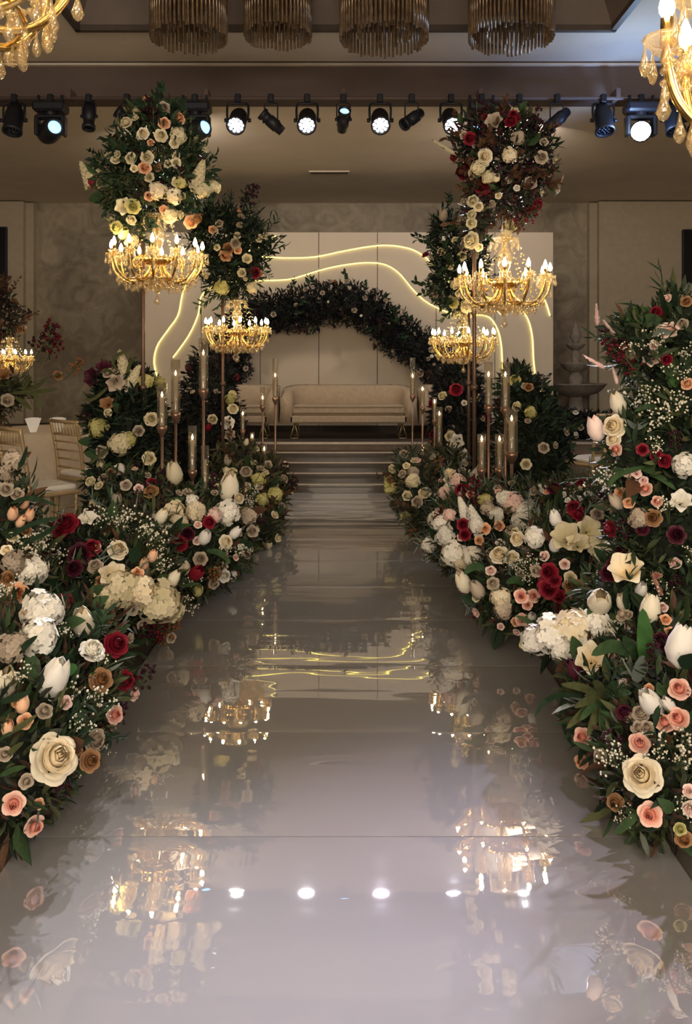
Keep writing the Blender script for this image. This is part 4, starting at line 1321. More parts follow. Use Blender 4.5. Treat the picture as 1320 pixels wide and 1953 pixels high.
# ---- left bank, nearest
A = Arr('flower_arrangement', 'nearest left flower bank with one big cream rose and pink spray roses', 'flowers',
        [(30, 1440, 2.22, 100, 135, .22), (105, 1330, 2.55, 110, 110, .28), (30, 1255, 2.5, 90, 100, .25), (150, 1245, 2.75, 85, 85, .22)], 11, BANK)
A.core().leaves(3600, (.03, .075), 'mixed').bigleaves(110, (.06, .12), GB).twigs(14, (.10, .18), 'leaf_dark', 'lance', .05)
A.fill([('gyp','white',8,.10,.15),('spray','taupe',8,.035,.055),('spray','blush',6,.03,.05),('berry','plum',6,.07,.11)])
A.many([('rose', 'cream', 86, 1447, 92), ('bud', 'white', 90, 1310, 80), ('bud', 'cream', 7, 1300, 66), ('spray', 'pink', 22, 1525, 46), ('spray', 'pink', 58, 1565, 42),
        ('spray', 'pink', 208, 1361, 37), ('spray', 'blush', 116, 1345, 30), ('spray', 'peach', 44, 1380, 32), ('bud', 'peach', 14, 1392, 34), ('spray', 'blush', 250, 1320, 26),
        ('rose', 'burgundy', 210, 1232, 50), ('rose', 'burgundy', 226, 1300, 40), ('rose', 'white', 167, 1252, 50), ('bud', 'cream', 155, 1200, 62), ('hyd', 'white', 72, 1178, 80),
        ('hyd', 'white', 62, 1222, 72), ('gyp', 'white', 150, 1335, 100), ('gyp', 'white', 180, 1350, 90), ('gyp', 'white', 128, 1390, 80), ('gyp', 'white', 175, 1270, 70), ('gyp', 'white', 105, 1215, 60),
        ('rose', 'bronze', 182, 1302, 46), ('rose', 'bronze', 160, 1450, 42), ('rose', 'taupe', 172, 1405, 42), ('spray', 'taupe', 78, 1362, 34), ('spray', 'bronze', 135, 1430, 30),
        ('berry', 'plum', 262, 1285, 60), ('bud', 'peach', 40, 1350, 36), ('spray', 'peach', 70, 1530, 22), ('berry', 'plum', 105, 1500, 50), ('rose', 'burgundy', 120, 1156, 30),
        ('hyd', 'taupe', 20, 1240, 60), ('spray', 'bronze', 36, 1345, 34), ('spray', 'taupe', 8, 1440, 30), ('berry', 'burgundy', 240, 1300, 50)])
for pts, wpx, m_ in (([(10, 1400), (40, 1385), (72, 1362)], 12, 'leaf_olive'), ([(0, 1340), (30, 1330), (60, 1318)], 14, 'leaf_dark'), ([(110, 1290), (130, 1278), (148, 1272)], 26, 'leaf_bright'),
                     ([(20, 1270), (45, 1235), (72, 1212)], 14, 'leaf_dark'), ([(5, 1450), (25, 1430), (45, 1415)], 12, 'leaf_olive'), ([(60, 1260), (40, 1290), (20, 1330)], 12, 'leaf_olive'),
                     ([(0, 1480), (25, 1468), (50, 1462)], 12, 'leaf_green'), ([(120, 1480), (138, 1492), (150, 1510)], 12, 'leaf_dark'), ([(90, 1220), (70, 1250), (28, 1272)], 15, 'leaf_olive'), ([(175, 1195), (188, 1178), (205, 1175)], 34, 'leaf_green')):
    A.longleaf(pts, wpx, m_)

# ---- left bank, tall part at the edge of the photo
A = Arr('flower_arrangement', 'left edge flower clump with peach tulips and white ball blossoms', 'flowers',
        [(5, 1120, 3.0, 80, 110, .26), (10, 1000, 3.15, 62, 90, .25), (5, 1240, 2.95, 75, 110, .25)], 12, BANK)
A.core().leaves(2200, (.03, .08), 'mixed').bigleaves(50, (.07, .13), GB).twigs(8, (.10, .2), 'leaf_bronze', 'oval', .04)
A.fill([('gyp','white',8,.10,.15),('spray','taupe',6,.04,.06),('hyd','taupe',4,.07,.1)])
A.many([('bud', 'peach', 40, 962, 28), ('bud', 'peach', 19, 982, 30), ('bud', 'peach', 49, 984, 28), ('bud', 'peach', 34, 995, 26), ('spray', 'bronze', 45, 1018, 24), ('gyp', 'white', 30, 1060, 90), ('gyp', 'white', 60, 1050, 70),
        ('hyd', 'white', 50, 1090, 60), ('gyp', 'white', 35, 1100, 80), ('hyd', 'taupe', 20, 1078, 46), ('rose', 'peach', 24, 1132, 44), ('rose', 'bronze', 10, 1105, 30), ('spray', 'cream', 10, 1055, 26), ('hyd', 'taupe', 25, 890, 46), ('spray', 'taupe', 8, 940, 30),
        ('spray', 'ivory', 22, 1030, 24), ('hyd', 'ivory', 6, 1170, 40)])
for pts in ([(10, 1030), (60, 1000), (118, 985)], [(20, 960), (60, 950), (110, 965)], [(15, 900), (40, 885), (52, 850)], [(40, 1040), (90, 1015), (110, 1000)]):
    A.longleaf(pts, 10, 'leaf_dark', .1)

# ---- left bank, second clump with cream hydrangeas
A = Arr('flower_arrangement', 'left flower bank with big cream blossom clusters and burgundy roses', 'flowers',
        [(235, 1120, 3.55, 105, 92, .30), (160, 1080, 3.65, 75, 90, .28), (250, 1040, 3.9, 80, 70, .3), (140, 1170, 3.3, 65, 90, .25)], 13, BANK)
A.core().leaves(3200, (.03, .075), 'mixed').bigleaves(90, (.06, .12), GB).twigs(18, (.10, .18), 'leaf_grey', 'thin', .05)
A.fill([('gyp','white',12,.10,.16),('spray','taupe',10,.04,.06),('spray','ivory',8,.04,.06),('rose','burgundy',4,.06,.08),('berry','plum',8,.08,.13)])
A.many([('rose', 'burgundy', 130, 1010, 46), ('rose', 'plum', 150, 1062, 46), ('rose', 'burgundy', 180, 1053, 36), ('rose', 'plum', 140, 1092, 34), ('rose', 'burgundy', 122, 1150, 34), ('berry', 'plum', 112, 1065, 46), ('rose', 'burgundy', 118, 1020, 28), ('rose', 'burgundy', 145, 1000, 26),
        ('rose', 'cream', 225, 1058, 40), ('open', 'cream', 215, 1105, 50), ('hyd', 'ivory', 232, 1125, 72), ('hyd', 'cream', 262, 1128, 60), ('hyd', 'ivory', 296, 1145, 84), ('hyd', 'ivory', 205, 1140, 52), ('hyd', 'ivory', 320, 1160, 44),
        ('spray', 'peach', 260, 1097, 26), ('bud', 'peach', 287, 1066, 28), ('bud', 'peach', 272, 1080, 26), ('spray', 'bronze', 195, 1112, 26), ('bud', 'cream', 302, 992, 34),
        ('gyp', 'white', 262, 1020, 90), ('gyp', 'white', 285, 1040, 80), ('gyp', 'white', 180, 1002, 70), ('gyp', 'white', 235, 1000, 80), ('gyp', 'white', 215, 1015, 80), ('gyp', 'white', 300, 1085, 60), ('open', 'white', 165, 1000, 34),
        ('berry', 'burgundy', 290, 1198, 70), ('berry', 'bronze', 310, 1200, 60), ('spray', 'taupe', 322, 1212, 22), ('berry', 'plum', 268, 1195, 60), ('spray', 'taupe', 250, 1160, 26), ('rose', 'bronze', 205, 1170, 36), ('bud', 'cream', 320, 1108, 38), ('rose', 'taupe', 185, 1085, 30)])
for pts in ([(150, 1195), (138, 1165), (162, 1140)], [(120, 1130), (100, 1110), (92, 1090)], [(180, 1185), (190, 1172), (206, 1190)]):
    A.longleaf(pts, 20, 'leaf_dark', .06)

# ---- left bank, third clump
A = Arr('flower_arrangement', 'left flower bank at the foot of the candle group, white stocks and burgundy', 'flowers',
        [(365, 1045, 4.45, 95, 90, .36), (405, 985, 4.85, 80, 62, .34), (310, 985, 4.6, 60, 60, .3), (440, 1040, 4.9, 45, 55, .3), (250, 950, 4.9, 60, 55, .3)], 14, BANK)
A.core().leaves(3600, (.035, .08), 'mixed').bigleaves(70, (.06, .12), GB).twigs(16, (.10, .2), 'leaf_olive', 'thin', .05)
A.fill([('gyp','white',10,.12,.18),('spray','taupe',14,.045,.065),('spray','ivory',12,.045,.065),('spray','blush',8,.04,.055),('berry','plum',8,.10,.15),('bud','white',6,.06,.08)])
A.many([('hyd', 'cream', 335, 984, 42), ('hyd', 'white', 318, 1025, 46), ('hyd', 'cream', 371, 984, 40), ('hyd', 'cream', 340, 1006, 42), ('hyd', 'white', 427, 984, 50), ('hyd', 'blush', 405, 988, 30), ('hyd', 'white', 366, 962, 26), ('bud', 'cream', 434, 938, 58), ('rose', 'cream', 451, 955, 24), ('bud', 'ivory', 330, 912, 46),
        ('rose', 'burgundy', 342, 1040, 36), ('rose', 'burgundy', 396, 1001, 26), ('bud', 'burgundy', 373, 1088, 40), ('rose', 'plum', 358, 1022, 28), ('bud', 'cream', 348, 1078, 46), ('bud', 'white', 387, 1028, 36), ('rose', 'cream', 425, 1035, 28), ('bud', 'white', 442, 1019, 28), ('rose', 'cream', 319, 1105, 32), ('bud', 'lime', 376, 1119, 30),
        ('rose', 'white', 422, 1094, 27), ('spray', 'white', 455, 1042, 15), ('spray', 'pink', 466, 1057, 18), ('spray', 'blush', 474, 1047, 14), ('spray', 'blush', 446, 1063, 14), ('bud', 'white', 300, 995, 30), ('gyp', 'white', 310, 1060, 50), ('gyp', 'white', 305, 1085, 44), ('berry', 'bronze', 400, 1090, 50), ('berry', 'taupe', 420, 1075, 46), ('spray', 'taupe', 404, 1108, 24),
        ('rose', 'taupe', 380, 1065, 28), ('rose', 'bronze', 290, 945, 30), ('spray', 'blush', 262, 935, 20), ('rose', 'burgundy', 285, 925, 22), ('spray', 'taupe', 240, 930, 24), ('hyd', 'taupe', 465, 985, 34), ('spray', 'taupe', 475, 1010, 26), ('bud', 'taupe', 225, 955, 30)])
for pts in ([(300, 965), (330, 955), (352, 950)], [(230, 975), (215, 950), (205, 925)], [(395, 1050), (420, 1055), (440, 1075)]):
    A.longleaf(pts, 12, 'leaf_green', .06)

# ---- left bank, far end at the steps
A = Arr('flower_arrangement', 'far left flower bank beside the steps, yellow green and taupe blooms', 'flowers',
        [(478, 955, 6.2, 60, 68, .36), (505, 925, 6.7, 48, 58, .34), (450, 900, 6.6, 50, 60, .3), (500, 1000, 5.9, 38, 42, .3)], 15, BANK)
A.core().leaves(2600, (.045, .09), 'olive').bigleaves(30, (.08, .14), GB).twigs(14, (.12, .22), 'leaf_bronze', 'oval', .045)
A.many([('hyd', 'lime', 519, 945, 32), ('hyd', 'lime', 490, 919, 28), ('hyd', 'lime', 500, 960, 26), ('rose', 'taupe', 470, 905, 24), ('rose', 'ivory', 462, 940, 22), ('rose', 'taupe', 536, 915, 20), ('berry', 'plum', 535, 900, 40), ('berry', 'plum', 545, 925, 40), ('spray', 'blush', 541, 888, 14), ('rose', 'taupe', 485, 985, 34), ('spray', 'ivory', 520, 985, 18), ('bud', 'white', 475, 960, 24), ('rose', 'ivory', 446, 905, 20), ('spray', 'taupe', 510, 890, 18), ('bud', 'taupe', 436, 880, 22)])
A.fill([('spray', 'taupe', 16, .05, .08), ('spray', 'ivory', 12, .05, .08), ('berry', 'plum', 8, .10, .16), ('bud', 'ivory', 6, .06, .09)])

# ---- left tall bushes
A = Arr('flower_arrangement', 'tall dark green bush with cream roses and plum lilies, left behind the bank', 'flowers',
        [(255, 830, 5.55, 58, 95, .32), (265, 770, 5.6, 42, 50, .25), (215, 800, 5.6, 40, 70, .25), (245, 940, 5.5, 70, 100, .32), (235, 725, 5.6, 45, 28, .2)], 16, 'tall flower bushes beside the aisle')
A.core(.8).leaves(5200, (.05, .10), 'dark').bigleaves(40, (.08, .15), G)
A.many([('rose', 'ivory', 283, 801, 28), ('rose', 'ivory', 279, 872, 28), ('rose', 'cream', 228, 897, 22), ('rose', 'ivory', 210, 789, 18), ('hyd', 'lime', 192, 815, 40), ('hyd', 'ivory', 232, 845, 46), ('hyd', 'lime', 245, 838, 30), ('open', 'plum', 187, 722, 36), ('open', 'plum', 205, 710, 32), ('open', 'taupe', 222, 728, 36), ('open', 'plum', 212, 745, 30), ('spike', 'ivory', 235, 705, 60), ('spike', 'ivory', 252, 720, 50), ('hyd', 'lime', 275, 733, 30), ('hyd', 'lime', 298, 735, 26), ('open', 'bronze', 212, 775, 28), ('rose', 'taupe', 262, 822, 22), ('rose', 'taupe', 200, 860, 26), ('rose', 'bronze', 215, 905, 22)])
A.fill([('spray', 'taupe', 14, .05, .08), ('rose', 'ivory', 5, .06, .09), ('berry', 'plum', 6, .10, .16)])
for pts in ([(230, 715), (215, 690), (235, 672), (260, 690)], [(240, 720), (250, 690), (262, 680)], [(225, 725), (205, 705), (190, 712)], [(215, 850), (190, 868), (172, 885)], [(215, 730), (180, 760), (160, 762)]):
    A.longleaf(pts, 7, 'leaf_olive', .1)
A = Arr('flower_arrangement', 'dark leafy column under the left end of the arch', 'flowers',
        [(400, 760, 7.7, 48, 95, .28), (385, 850, 7.4, 55, 110, .3), (430, 830, 7.5, 35, 80, .25)], 17, 'tall flower bushes beside the aisle')
A.core(.8).leaves(3600, (.06, .11), 'night')
A.fill([('spray', 'taupe', 22, .05, .08), ('rose', 'ivory', 6, .07, .1), ('berry', 'plum', 10, .12, .2), ('bud', 'burgundy', 5, .08, .1)])
A.many([('rose', 'ivory', 441, 782, 22), ('hyd', 'lime', 437, 765, 22), ('rose', 'white', 433, 807, 26), ('rose', 'taupe', 440, 850, 22), ('open', 'taupe', 435, 830, 24)])

# ---- right bank, nearest
A = Arr('flower_arrangement', 'nearest right flower bank with long leaves, a cream rose and pink roses', 'flowers',
        [(1240, 1470, 2.25, 90, 110, .22), (1290, 1380, 2.35, 90, 150, .24), (1165, 1350, 2.55, 75, 85, .24), (1260, 1270, 2.65, 90, 110, .25), (1170, 1270, 2.75, 80, 60, .22)], 21, BANK)
A.core().leaves(3800, (.03, .075), 'mixed').bigleaves(110, (.06, .12), GB).twigs(12, (.10, .17), 'leaf_dark', 'lance', .05)
A.fill([('gyp','white',8,.10,.15),('spray','taupe',8,.035,.055),('spray','blush',6,.03,.05),('berry','plum',6,.07,.11)])
A.many([('rose', 'cream', 1235, 1482, 74), ('spray', 'pink', 1121, 1402, 38), ('spray', 'peach', 1114, 1445, 30), ('spray', 'pink', 1225, 1425, 42), ('spray', 'pink', 1266, 1390, 40), ('spray', 'pink', 1300, 1372, 44), ('spray', 'pink', 1300, 1320, 44), ('spray', 'pink', 1246, 1547, 48), ('rose', 'bronze', 1182, 1527, 34), ('spray', 'blush', 1312, 1540, 32), ('spray', 'blush', 1310, 1508, 26),
        ('bud', 'white', 1255, 1345, 62), ('bud', 'white', 1280, 1345, 34), ('open', 'cream', 1135, 1275, 62), ('bud', 'white', 1300, 1250, 82), ('bud', 'plum', 1105, 1285, 42), ('rose', 'plum', 1197, 1368, 34), ('rose', 'taupe', 1225, 1370, 34), ('spray', 'taupe', 1236, 1395, 30), ('spray', 'peach', 1243, 1315, 20), ('spray', 'blush', 1180, 1252, 26), ('spray', 'peach', 1270, 1188, 24), ('spray', 'peach', 1278, 1212, 26), ('spray', 'blush', 1264, 1165, 22),
        ('gyp', 'white', 1182, 1440, 90), ('gyp', 'white', 1192, 1465, 80), ('gyp', 'white', 1290, 1440, 100), ('gyp', 'white', 1300, 1470, 90), ('gyp', 'white', 1305, 1420, 80), ('gyp', 'white', 1210, 1555, 70), ('gyp', 'white', 1295, 1530, 70), ('hyd', 'taupe', 1195, 1312, 30), ('berry', 'plum', 1260, 1260, 60), ('rose', 'plum', 1265, 1235, 40), ('rose', 'bronze', 1300, 1590, 34), ('spray', 'lime', 1295, 1575, 26), ('bud', 'cream', 1245, 1175, 56)])
cx, cy = 1152, 1335
for (ex, ey, wp, m_) in ((1070, 1305, 14, 'leaf_olive'), (1080, 1390, 14, 'leaf_olive'), (1095, 1350, 14, 'leaf_olive'), (1120, 1405, 15, 'leaf_olive'), (1165, 1420, 16, 'leaf_olive'), (1205, 1400, 16, 'leaf_olive'), (1225, 1350, 14, 'leaf_olive'), (1205, 1322, 14, 'leaf_green'), (1130, 1300, 16, 'leaf_olive'), (1190, 1415, 16, 'leaf_olive'), (1105, 1375, 14, 'leaf_green'), (1215, 1375, 13, 'leaf_olive'), (1145, 1395, 14, 'leaf_green'), (1180, 1300, 14, 'leaf_green')):
    A.longleaf([(cx, cy), ((cx + ex) / 2 + 2, (cy + ey) / 2 - 8), (ex, ey)], wp + 2, m_, .12)
A.longleaf([(1120, 1330), (1075, 1325), (1040, 1338), (1020, 1368)], 11, 'leaf_dark', .12)
A.longleaf([(1085, 1300), (1072, 1350), (1082, 1400), (1095, 1425)], 12, 'leaf_dark', .08)
A.longleaf([(1228, 1262), (1230, 1215), (1226, 1160)], 30, 'leaf_bright', .12)
A.longleaf([(1215, 1255), (1170, 1232), (1128, 1250)], 26, 'leaf_green', .12)
A.longleaf([(1220, 1250), (1200, 1230), (1190, 1212)], 20, 'leaf_green', .1)
A.longleaf([(1160, 1260), (1180, 1275), (1208, 1292)], 20, 'leaf_green', .1)
A.longleaf([(1210, 1300), (1222, 1275), (1228, 1250)], 26, 'leaf_grey', .06)
A.longleaf([(1225, 1545), (1195, 1572), (1172, 1590)], 16, 'leaf_green', .05)
A.longleaf([(1280, 1300), (1262, 1320), (1255, 1300)], 18, 'leaf_green', .05)

A = Arr('flower_arrangement', 'overhanging spray of white blossom clusters with a white open tulip, right bank', 'flowers',
        [(1110, 1215, 2.95, 95, 40, .16), (1180, 1140, 2.95, 65, 70, .2), (1150, 1230, 3.1, 70, 110, .2)], 22, BANK)
A.core(.7).leaves(1300, (.03, .07), 'green').bigleaves(30, (.06, .11), G)
A.many([('hyd', 'white', 1032, 1222, 56), ('hyd', 'white', 1062, 1218, 74), ('hyd', 'cream', 1095, 1212, 80), ('hyd', 'white', 1130, 1208, 74), ('hyd', 'cream', 1160, 1200, 66), ('hyd', 'white', 1190, 1195, 56), ('hyd', 'white', 1078, 1240, 52), ('hyd', 'white', 1115, 1235, 52), ('hyd', 'cream', 1048, 1198, 40), ('hyd', 'white', 1100, 1188, 34),
        ('open', 'cream', 1196, 1105, 72), ('bud', 'white', 1219, 1129, 34), ('bud', 'cream', 1155, 1148, 66), ('bud', 'cream', 1190, 1150, 36), ('rose', 'plum', 1165, 1100, 34), ('rose', 'plum', 1190, 1068, 44), ('spray', 'lime', 1006, 1228, 22), ('rose', 'plum', 1175, 1085, 34)])
A.longleaf([(1150, 1170), (1132, 1160), (1120, 1172)], 14, 'leaf_green', .04)
A.longleaf([(1195, 1175), (1197, 1150), (1188, 1135)], 12, 'leaf_green', .04)

# ---- right flower pillar
A = Arr('tall_flower_arrangement', 'tall dark flower pillar at the right edge with roses, plumes and white tulips', 'flowers',
        [(1290, 640, 3.0, 55, 85, .2), (1285, 760, 3.0, 75, 100, .24), (1270, 890, 3.0, 85, 110, .26), (1255, 1010, 2.95, 85, 110, .26), (1270, 1130, 2.95, 90, 120, .26), (1280, 1260, 3.0, 80, 110, .26), (1205, 655, 3.0, 36, 55, .16), (1195, 860, 3.0, 36, 75, .18)], 23, BANK)
A.core(.78).leaves(5200, (.03, .08), 'green').bigleaves(90, (.06, .13), GB).twigs(26, (.10, .22), 'leaf_dark', 'thin', .06)
A.fill([('gyp','white',20,.10,.16),('spray','taupe',14,.035,.055),('spray','blush',12,.03,.05),('berry','plum',14,.08,.13),('rose','burgundy',8,.05,.07),('bud','taupe',8,.05,.07)])
A.many([('plume', 'blush', 1180, 635, 56), ('plume', 'blush', 1150, 612, 52), ('plume', 'blush', 1150, 685, 54), ('plume', 'blush', 1180, 705, 50), ('bud', 'white', 1247, 620, 28), ('bud', 'blush', 1274, 637, 28), ('open', 'blush', 1250, 690, 36), ('open', 'blush', 1285, 632, 36),
        ('berry', 'burgundy', 1187, 666, 60), ('berry', 'plum', 1180, 650, 60), ('berry', 'burgundy', 1208, 685, 54), ('rose', 'burgundy', 1257, 598, 24), ('berry', 'burgundy', 1205, 672, 46), ('gyp', 'white', 1279, 782, 90), ('gyp', 'white', 1265, 800, 80), ('gyp', 'white', 1300, 770, 80), ('gyp', 'white', 1250, 755, 70), ('gyp', 'white', 1295, 720, 70), ('gyp', 'white', 1310, 690, 60),
        ('rose', 'cream', 1183, 818, 46), ('bud', 'cream', 1181, 782, 44), ('bud', 'blush', 1148, 826, 50), ('rose', 'cream', 1178, 840, 30), ('spray', 'pink', 1182, 858, 28), ('rose', 'burgundy', 1225, 858, 24), ('rose', 'burgundy', 1271, 880, 28), ('rose', 'burgundy', 1255, 870, 24), ('hyd', 'white', 1305, 888, 48), ('gyp', 'white', 1235, 855, 60),
        ('spray', 'blush', 1201, 900, 20), ('spray', 'blush', 1216, 900, 20), ('spray', 'blush', 1210, 919, 22), ('spray', 'blush', 1232, 916, 19), ('spray', 'pink', 1236, 939, 30), ('spray', 'pink', 1256, 960, 24), ('open', 'white', 1295, 965, 44), ('rose', 'bronze', 1250, 990, 34), ('rose', 'plum', 1290, 1020, 36), ('plume', 'pink', 1257, 1087, 76), ('plume', 'pink', 1262, 1120, 60), ('spray', 'peach', 1205, 962, 24), ('spray', 'peach', 1190, 945, 26), ('berry', 'plum', 1290, 850, 50), ('rose', 'burgundy', 1275, 690, 22), ('spray', 'peach', 1312, 735, 26), ('spray', 'bronze', 1310, 580, 24), ('spray', 'taupe', 1305, 620, 24), ('rose', 'plum', 1230, 1010, 26), ('hyd', 'taupe', 1225, 990, 40), ('gyp', 'white', 1312, 1050, 60)])
for pts, wp, m_ in (([(1236, 592), (1212, 600), (1196, 634)], 26, 'leaf_bright'), ([(1228, 596), (1242, 640), (1232, 690)], 28, 'leaf_green'), ([(1262, 680), (1282, 710), (1288, 740)], 24, 'leaf_bright'), ([(1255, 660), (1275, 690), (1280, 720)], 34, 'leaf_green'),
                    ([(1290, 640), (1262, 632), (1245, 642)], 14, 'leaf_grey'), ([(1240, 800), (1215, 815), (1195, 800)], 12, 'leaf_grey'), ([(1230, 890), (1180, 905), (1160, 930)], 12, 'leaf_green'), ([(1240, 905), (1262, 912), (1290, 935)], 12, 'leaf_green'), ([(1260, 780), (1235, 775), (1210, 785)], 10, 'leaf_green'), ([(1275, 600), (1265, 575), (1258, 550)], 10, 'leaf_dark'), ([(1290, 590), (1287, 565), (1290, 540)], 10, 'leaf_dark')):
    A.longleaf(pts, wp, m_, .1)

# ---- right bank, second clump
A = Arr('flower_arrangement', 'right flower bank with cream lilies, deep red roses and small pink roses', 'flowers',
        [(1075, 1070, 3.6, 95, 95, .3), (1130, 1010, 3.7, 80, 75, .3), (985, 1120, 3.75, 85, 80, .3), (1090, 960, 4.0, 70, 45, .3), (1180, 1010, 3.6, 55, 80, .25)], 24, BANK)
A.core(.75).leaves(3600, (.03, .075), 'mixed').bigleaves(80, (.06, .12), GB).twigs(18, (.10, .18), 'leaf_grey', 'thin', .05)
A.fill([('gyp','white',12,.10,.16),('spray','taupe',14,.04,.06),('spray','ivory',8,.04,.06),('spray','blush',10,.035,.05),('berry','burgundy',8,.08,.13),('rose','burgundy',4,.06,.08)])
A.many([('rose', 'burgundy', 1052, 1090, 36), ('rose', 'burgundy', 1052, 1118, 40), ('rose', 'burgundy', 1068, 1132, 30), ('rose', 'burgundy', 1042, 1112, 28), ('rose', 'burgundy', 1060, 1104, 28), ('rose', 'burgundy', 1112, 930, 24), ('rose', 'plum', 1060, 937, 26), ('rose', 'burgundy', 1100, 975, 32), ('rose', 'burgundy', 1102, 990, 30),
        ('spray', 'white', 1077, 947, 14), ('spray', 'white', 1085, 957, 13), ('spray', 'white', 1105, 955, 15), ('spray', 'white', 1122, 947, 16), ('spray', 'pink', 1045, 942, 14), ('open', 'ivory', 1082, 1035, 60), ('open', 'ivory', 1117, 1022, 50), ('hyd', 'ivory', 1145, 1062, 56), ('open', 'taupe', 1187, 1027, 56), ('hyd', 'ivory', 1130, 1045, 40), ('open', 'ivory', 1100, 1045, 44),
        ('bud', 'white', 1061, 997, 34), ('bud', 'white', 1061, 1043, 32), ('spray', 'blush', 1042, 1062, 22), ('spray', 'blush', 1078, 1077, 22), ('spray', 'ivory', 1088, 1100, 26), ('rose', 'bronze', 1102, 1122, 46), ('rose', 'bronze', 1090, 1112, 34), ('spray', 'pink', 995, 1137, 30), ('spray', 'pink', 1015, 1137, 27), ('spray', 'pink', 1005, 1152, 22), ('spray', 'pink', 995, 1177, 26), ('spray', 'peach', 985, 1182, 20), ('spray', 'pink', 1010, 1194, 20), ('bud', 'white', 1013, 1172, 26),
        ('hyd', 'cream', 960, 1140, 40), ('rose', 'cream', 957, 1067, 38), ('rose', 'cream', 985, 1065, 30), ('bud', 'cream', 896, 1112, 44), ('bud', 'taupe', 920, 1125, 40), ('rose', 'taupe', 945, 1115, 26), ('spray', 'blush', 940, 1092, 22), ('hyd', 'white', 1027, 1030, 42), ('rose', 'cream', 994, 1031, 30), ('gyp', 'white', 1020, 1075, 60), ('gyp', 'white', 1020, 1100, 50), ('gyp', 'white', 990, 1095, 50), ('rose', 'plum', 1150, 1095, 26), ('berry', 'burgundy', 1165, 1140, 50),
        ('rose', 'taupe', 1160, 965, 28), ('rose', 'taupe', 1140, 985, 26), ('spray', 'bronze', 1200, 960, 22), ('berry', 'bronze', 1215, 1000, 50), ('open', 'taupe', 1180, 975, 30), ('hyd', 'taupe', 965, 1160, 36)])
for pts in ([(930, 1090), (905, 1080), (885, 1095)], [(1000, 1115), (985, 1105), (965, 1112)], [(1080, 1290), (1070, 1265), (1068, 1245)]):
    A.longleaf(pts, 16, 'leaf_green', .05)

# ---- right bank, third clump with white stocks
A = Arr('flower_arrangement', 'right flower bank of pale stocks below the candle group', 'flowers',
        [(915, 1010, 4.5, 85, 75, .34), (985, 985, 4.6, 75, 65, .34), (870, 1030, 4.7, 50, 62, .3), (880, 950, 5.1, 50, 42, .3), (1000, 1050, 4.3, 60, 60, .3)], 25, BANK)
A.core(.75).leaves(3000, (.035, .08), 'mixed').leaves(500, (.05, .10), 'silver', .5, .95, 1.15, 1.0).bigleaves(50, (.06, .12), GB).twigs(22, (.10, .18), 'leaf_grey', 'thin', .06)
A.fill([('gyp','white',12,.12,.18),('hyd','white',8,.08,.12),('spray','taupe',12,.045,.065),('spray','blush',14,.04,.06),('berry','burgundy',6,.10,.15),('rose','cream',5,.07,.09)])
A.many([('hyd', 'white', 848, 1000, 34), ('hyd', 'white', 857, 1020, 40), ('hyd', 'blush', 862, 985, 26), ('hyd', 'white', 872, 1050, 50), ('hyd', 'cream', 885, 1065, 40), ('hyd', 'white', 905, 1055, 42), ('spike', 'white', 887, 975, 44), ('spike', 'white', 909, 995, 56), ('hyd', 'white', 909, 1005, 30), ('rose', 'burgundy', 887, 1003, 26), ('rose', 'burgundy', 890, 1020, 24), ('rose', 'burgundy', 885, 942, 30), ('rose', 'burgundy', 905, 928, 22), ('spray', 'pink', 898, 948, 18), ('hyd', 'blush', 875, 928, 34), ('hyd', 'blush', 855, 945, 30), ('hyd', 'white', 862, 935, 26),
        ('hyd', 'white', 1007, 985, 52), ('hyd', 'blush', 980, 965, 44), ('hyd', 'white', 992, 1000, 34), ('hyd', 'white', 958, 958, 34), ('spray', 'pink', 965, 948, 20), ('spray', 'pink', 950, 945, 18), ('hyd', 'taupe', 930, 975, 30), ('hyd', 'white', 945, 985, 30), ('rose', 'white', 952, 1038, 24), ('spray', 'peach', 925, 1010, 24), ('spray', 'peach', 950, 1005, 22), ('spray', 'peach', 915, 1030, 20), ('hyd', 'white', 1010, 1010, 36), ('bud', 'white', 935, 1050, 30), ('berry', 'burgundy', 905, 960, 36), ('berry', 'burgundy', 845, 1000, 40), ('hyd', 'lime', 925, 960, 28)])

# ---- right bank, far end at the steps
A = Arr('flower_arrangement', 'far right flower bank beside the steps, taupe and yellow green blooms', 'flowers',
        [(800, 935, 6.3, 50, 62, .34), (845, 905, 6.6, 48, 52, .32), (780, 900, 6.7, 32, 40, .26), (820, 985, 5.9, 40, 42, .3)], 26, BANK)
A.core(.75).leaves(2400, (.045, .09), 'olive').leaves(400, (.06, .11), 'silver', .4, .95, 1.15, 1.0).twigs(12, (.12, .2), 'leaf_bronze', 'oval', .045)
A.many([('rose', 'ivory', 753, 895, 18), ('hyd', 'lime', 752, 930, 28), ('hyd', 'lime', 748, 910, 22), ('rose', 'ivory', 812, 947, 26), ('rose', 'taupe', 800, 962, 24), ('hyd', 'ivory', 790, 920, 30), ('rose', 'lime', 778, 982, 22), ('spray', 'ivory', 778, 892, 16), ('hyd', 'taupe', 790, 905, 24), ('rose', 'taupe', 772, 870, 18), ('rose', 'ivory', 780, 945, 20), ('spray', 'blush', 797, 882, 14)])
A.fill([('spray', 'taupe', 16, .05, .08), ('spray', 'ivory', 14, .05, .08), ('berry', 'bronze', 6, .10, .16)])

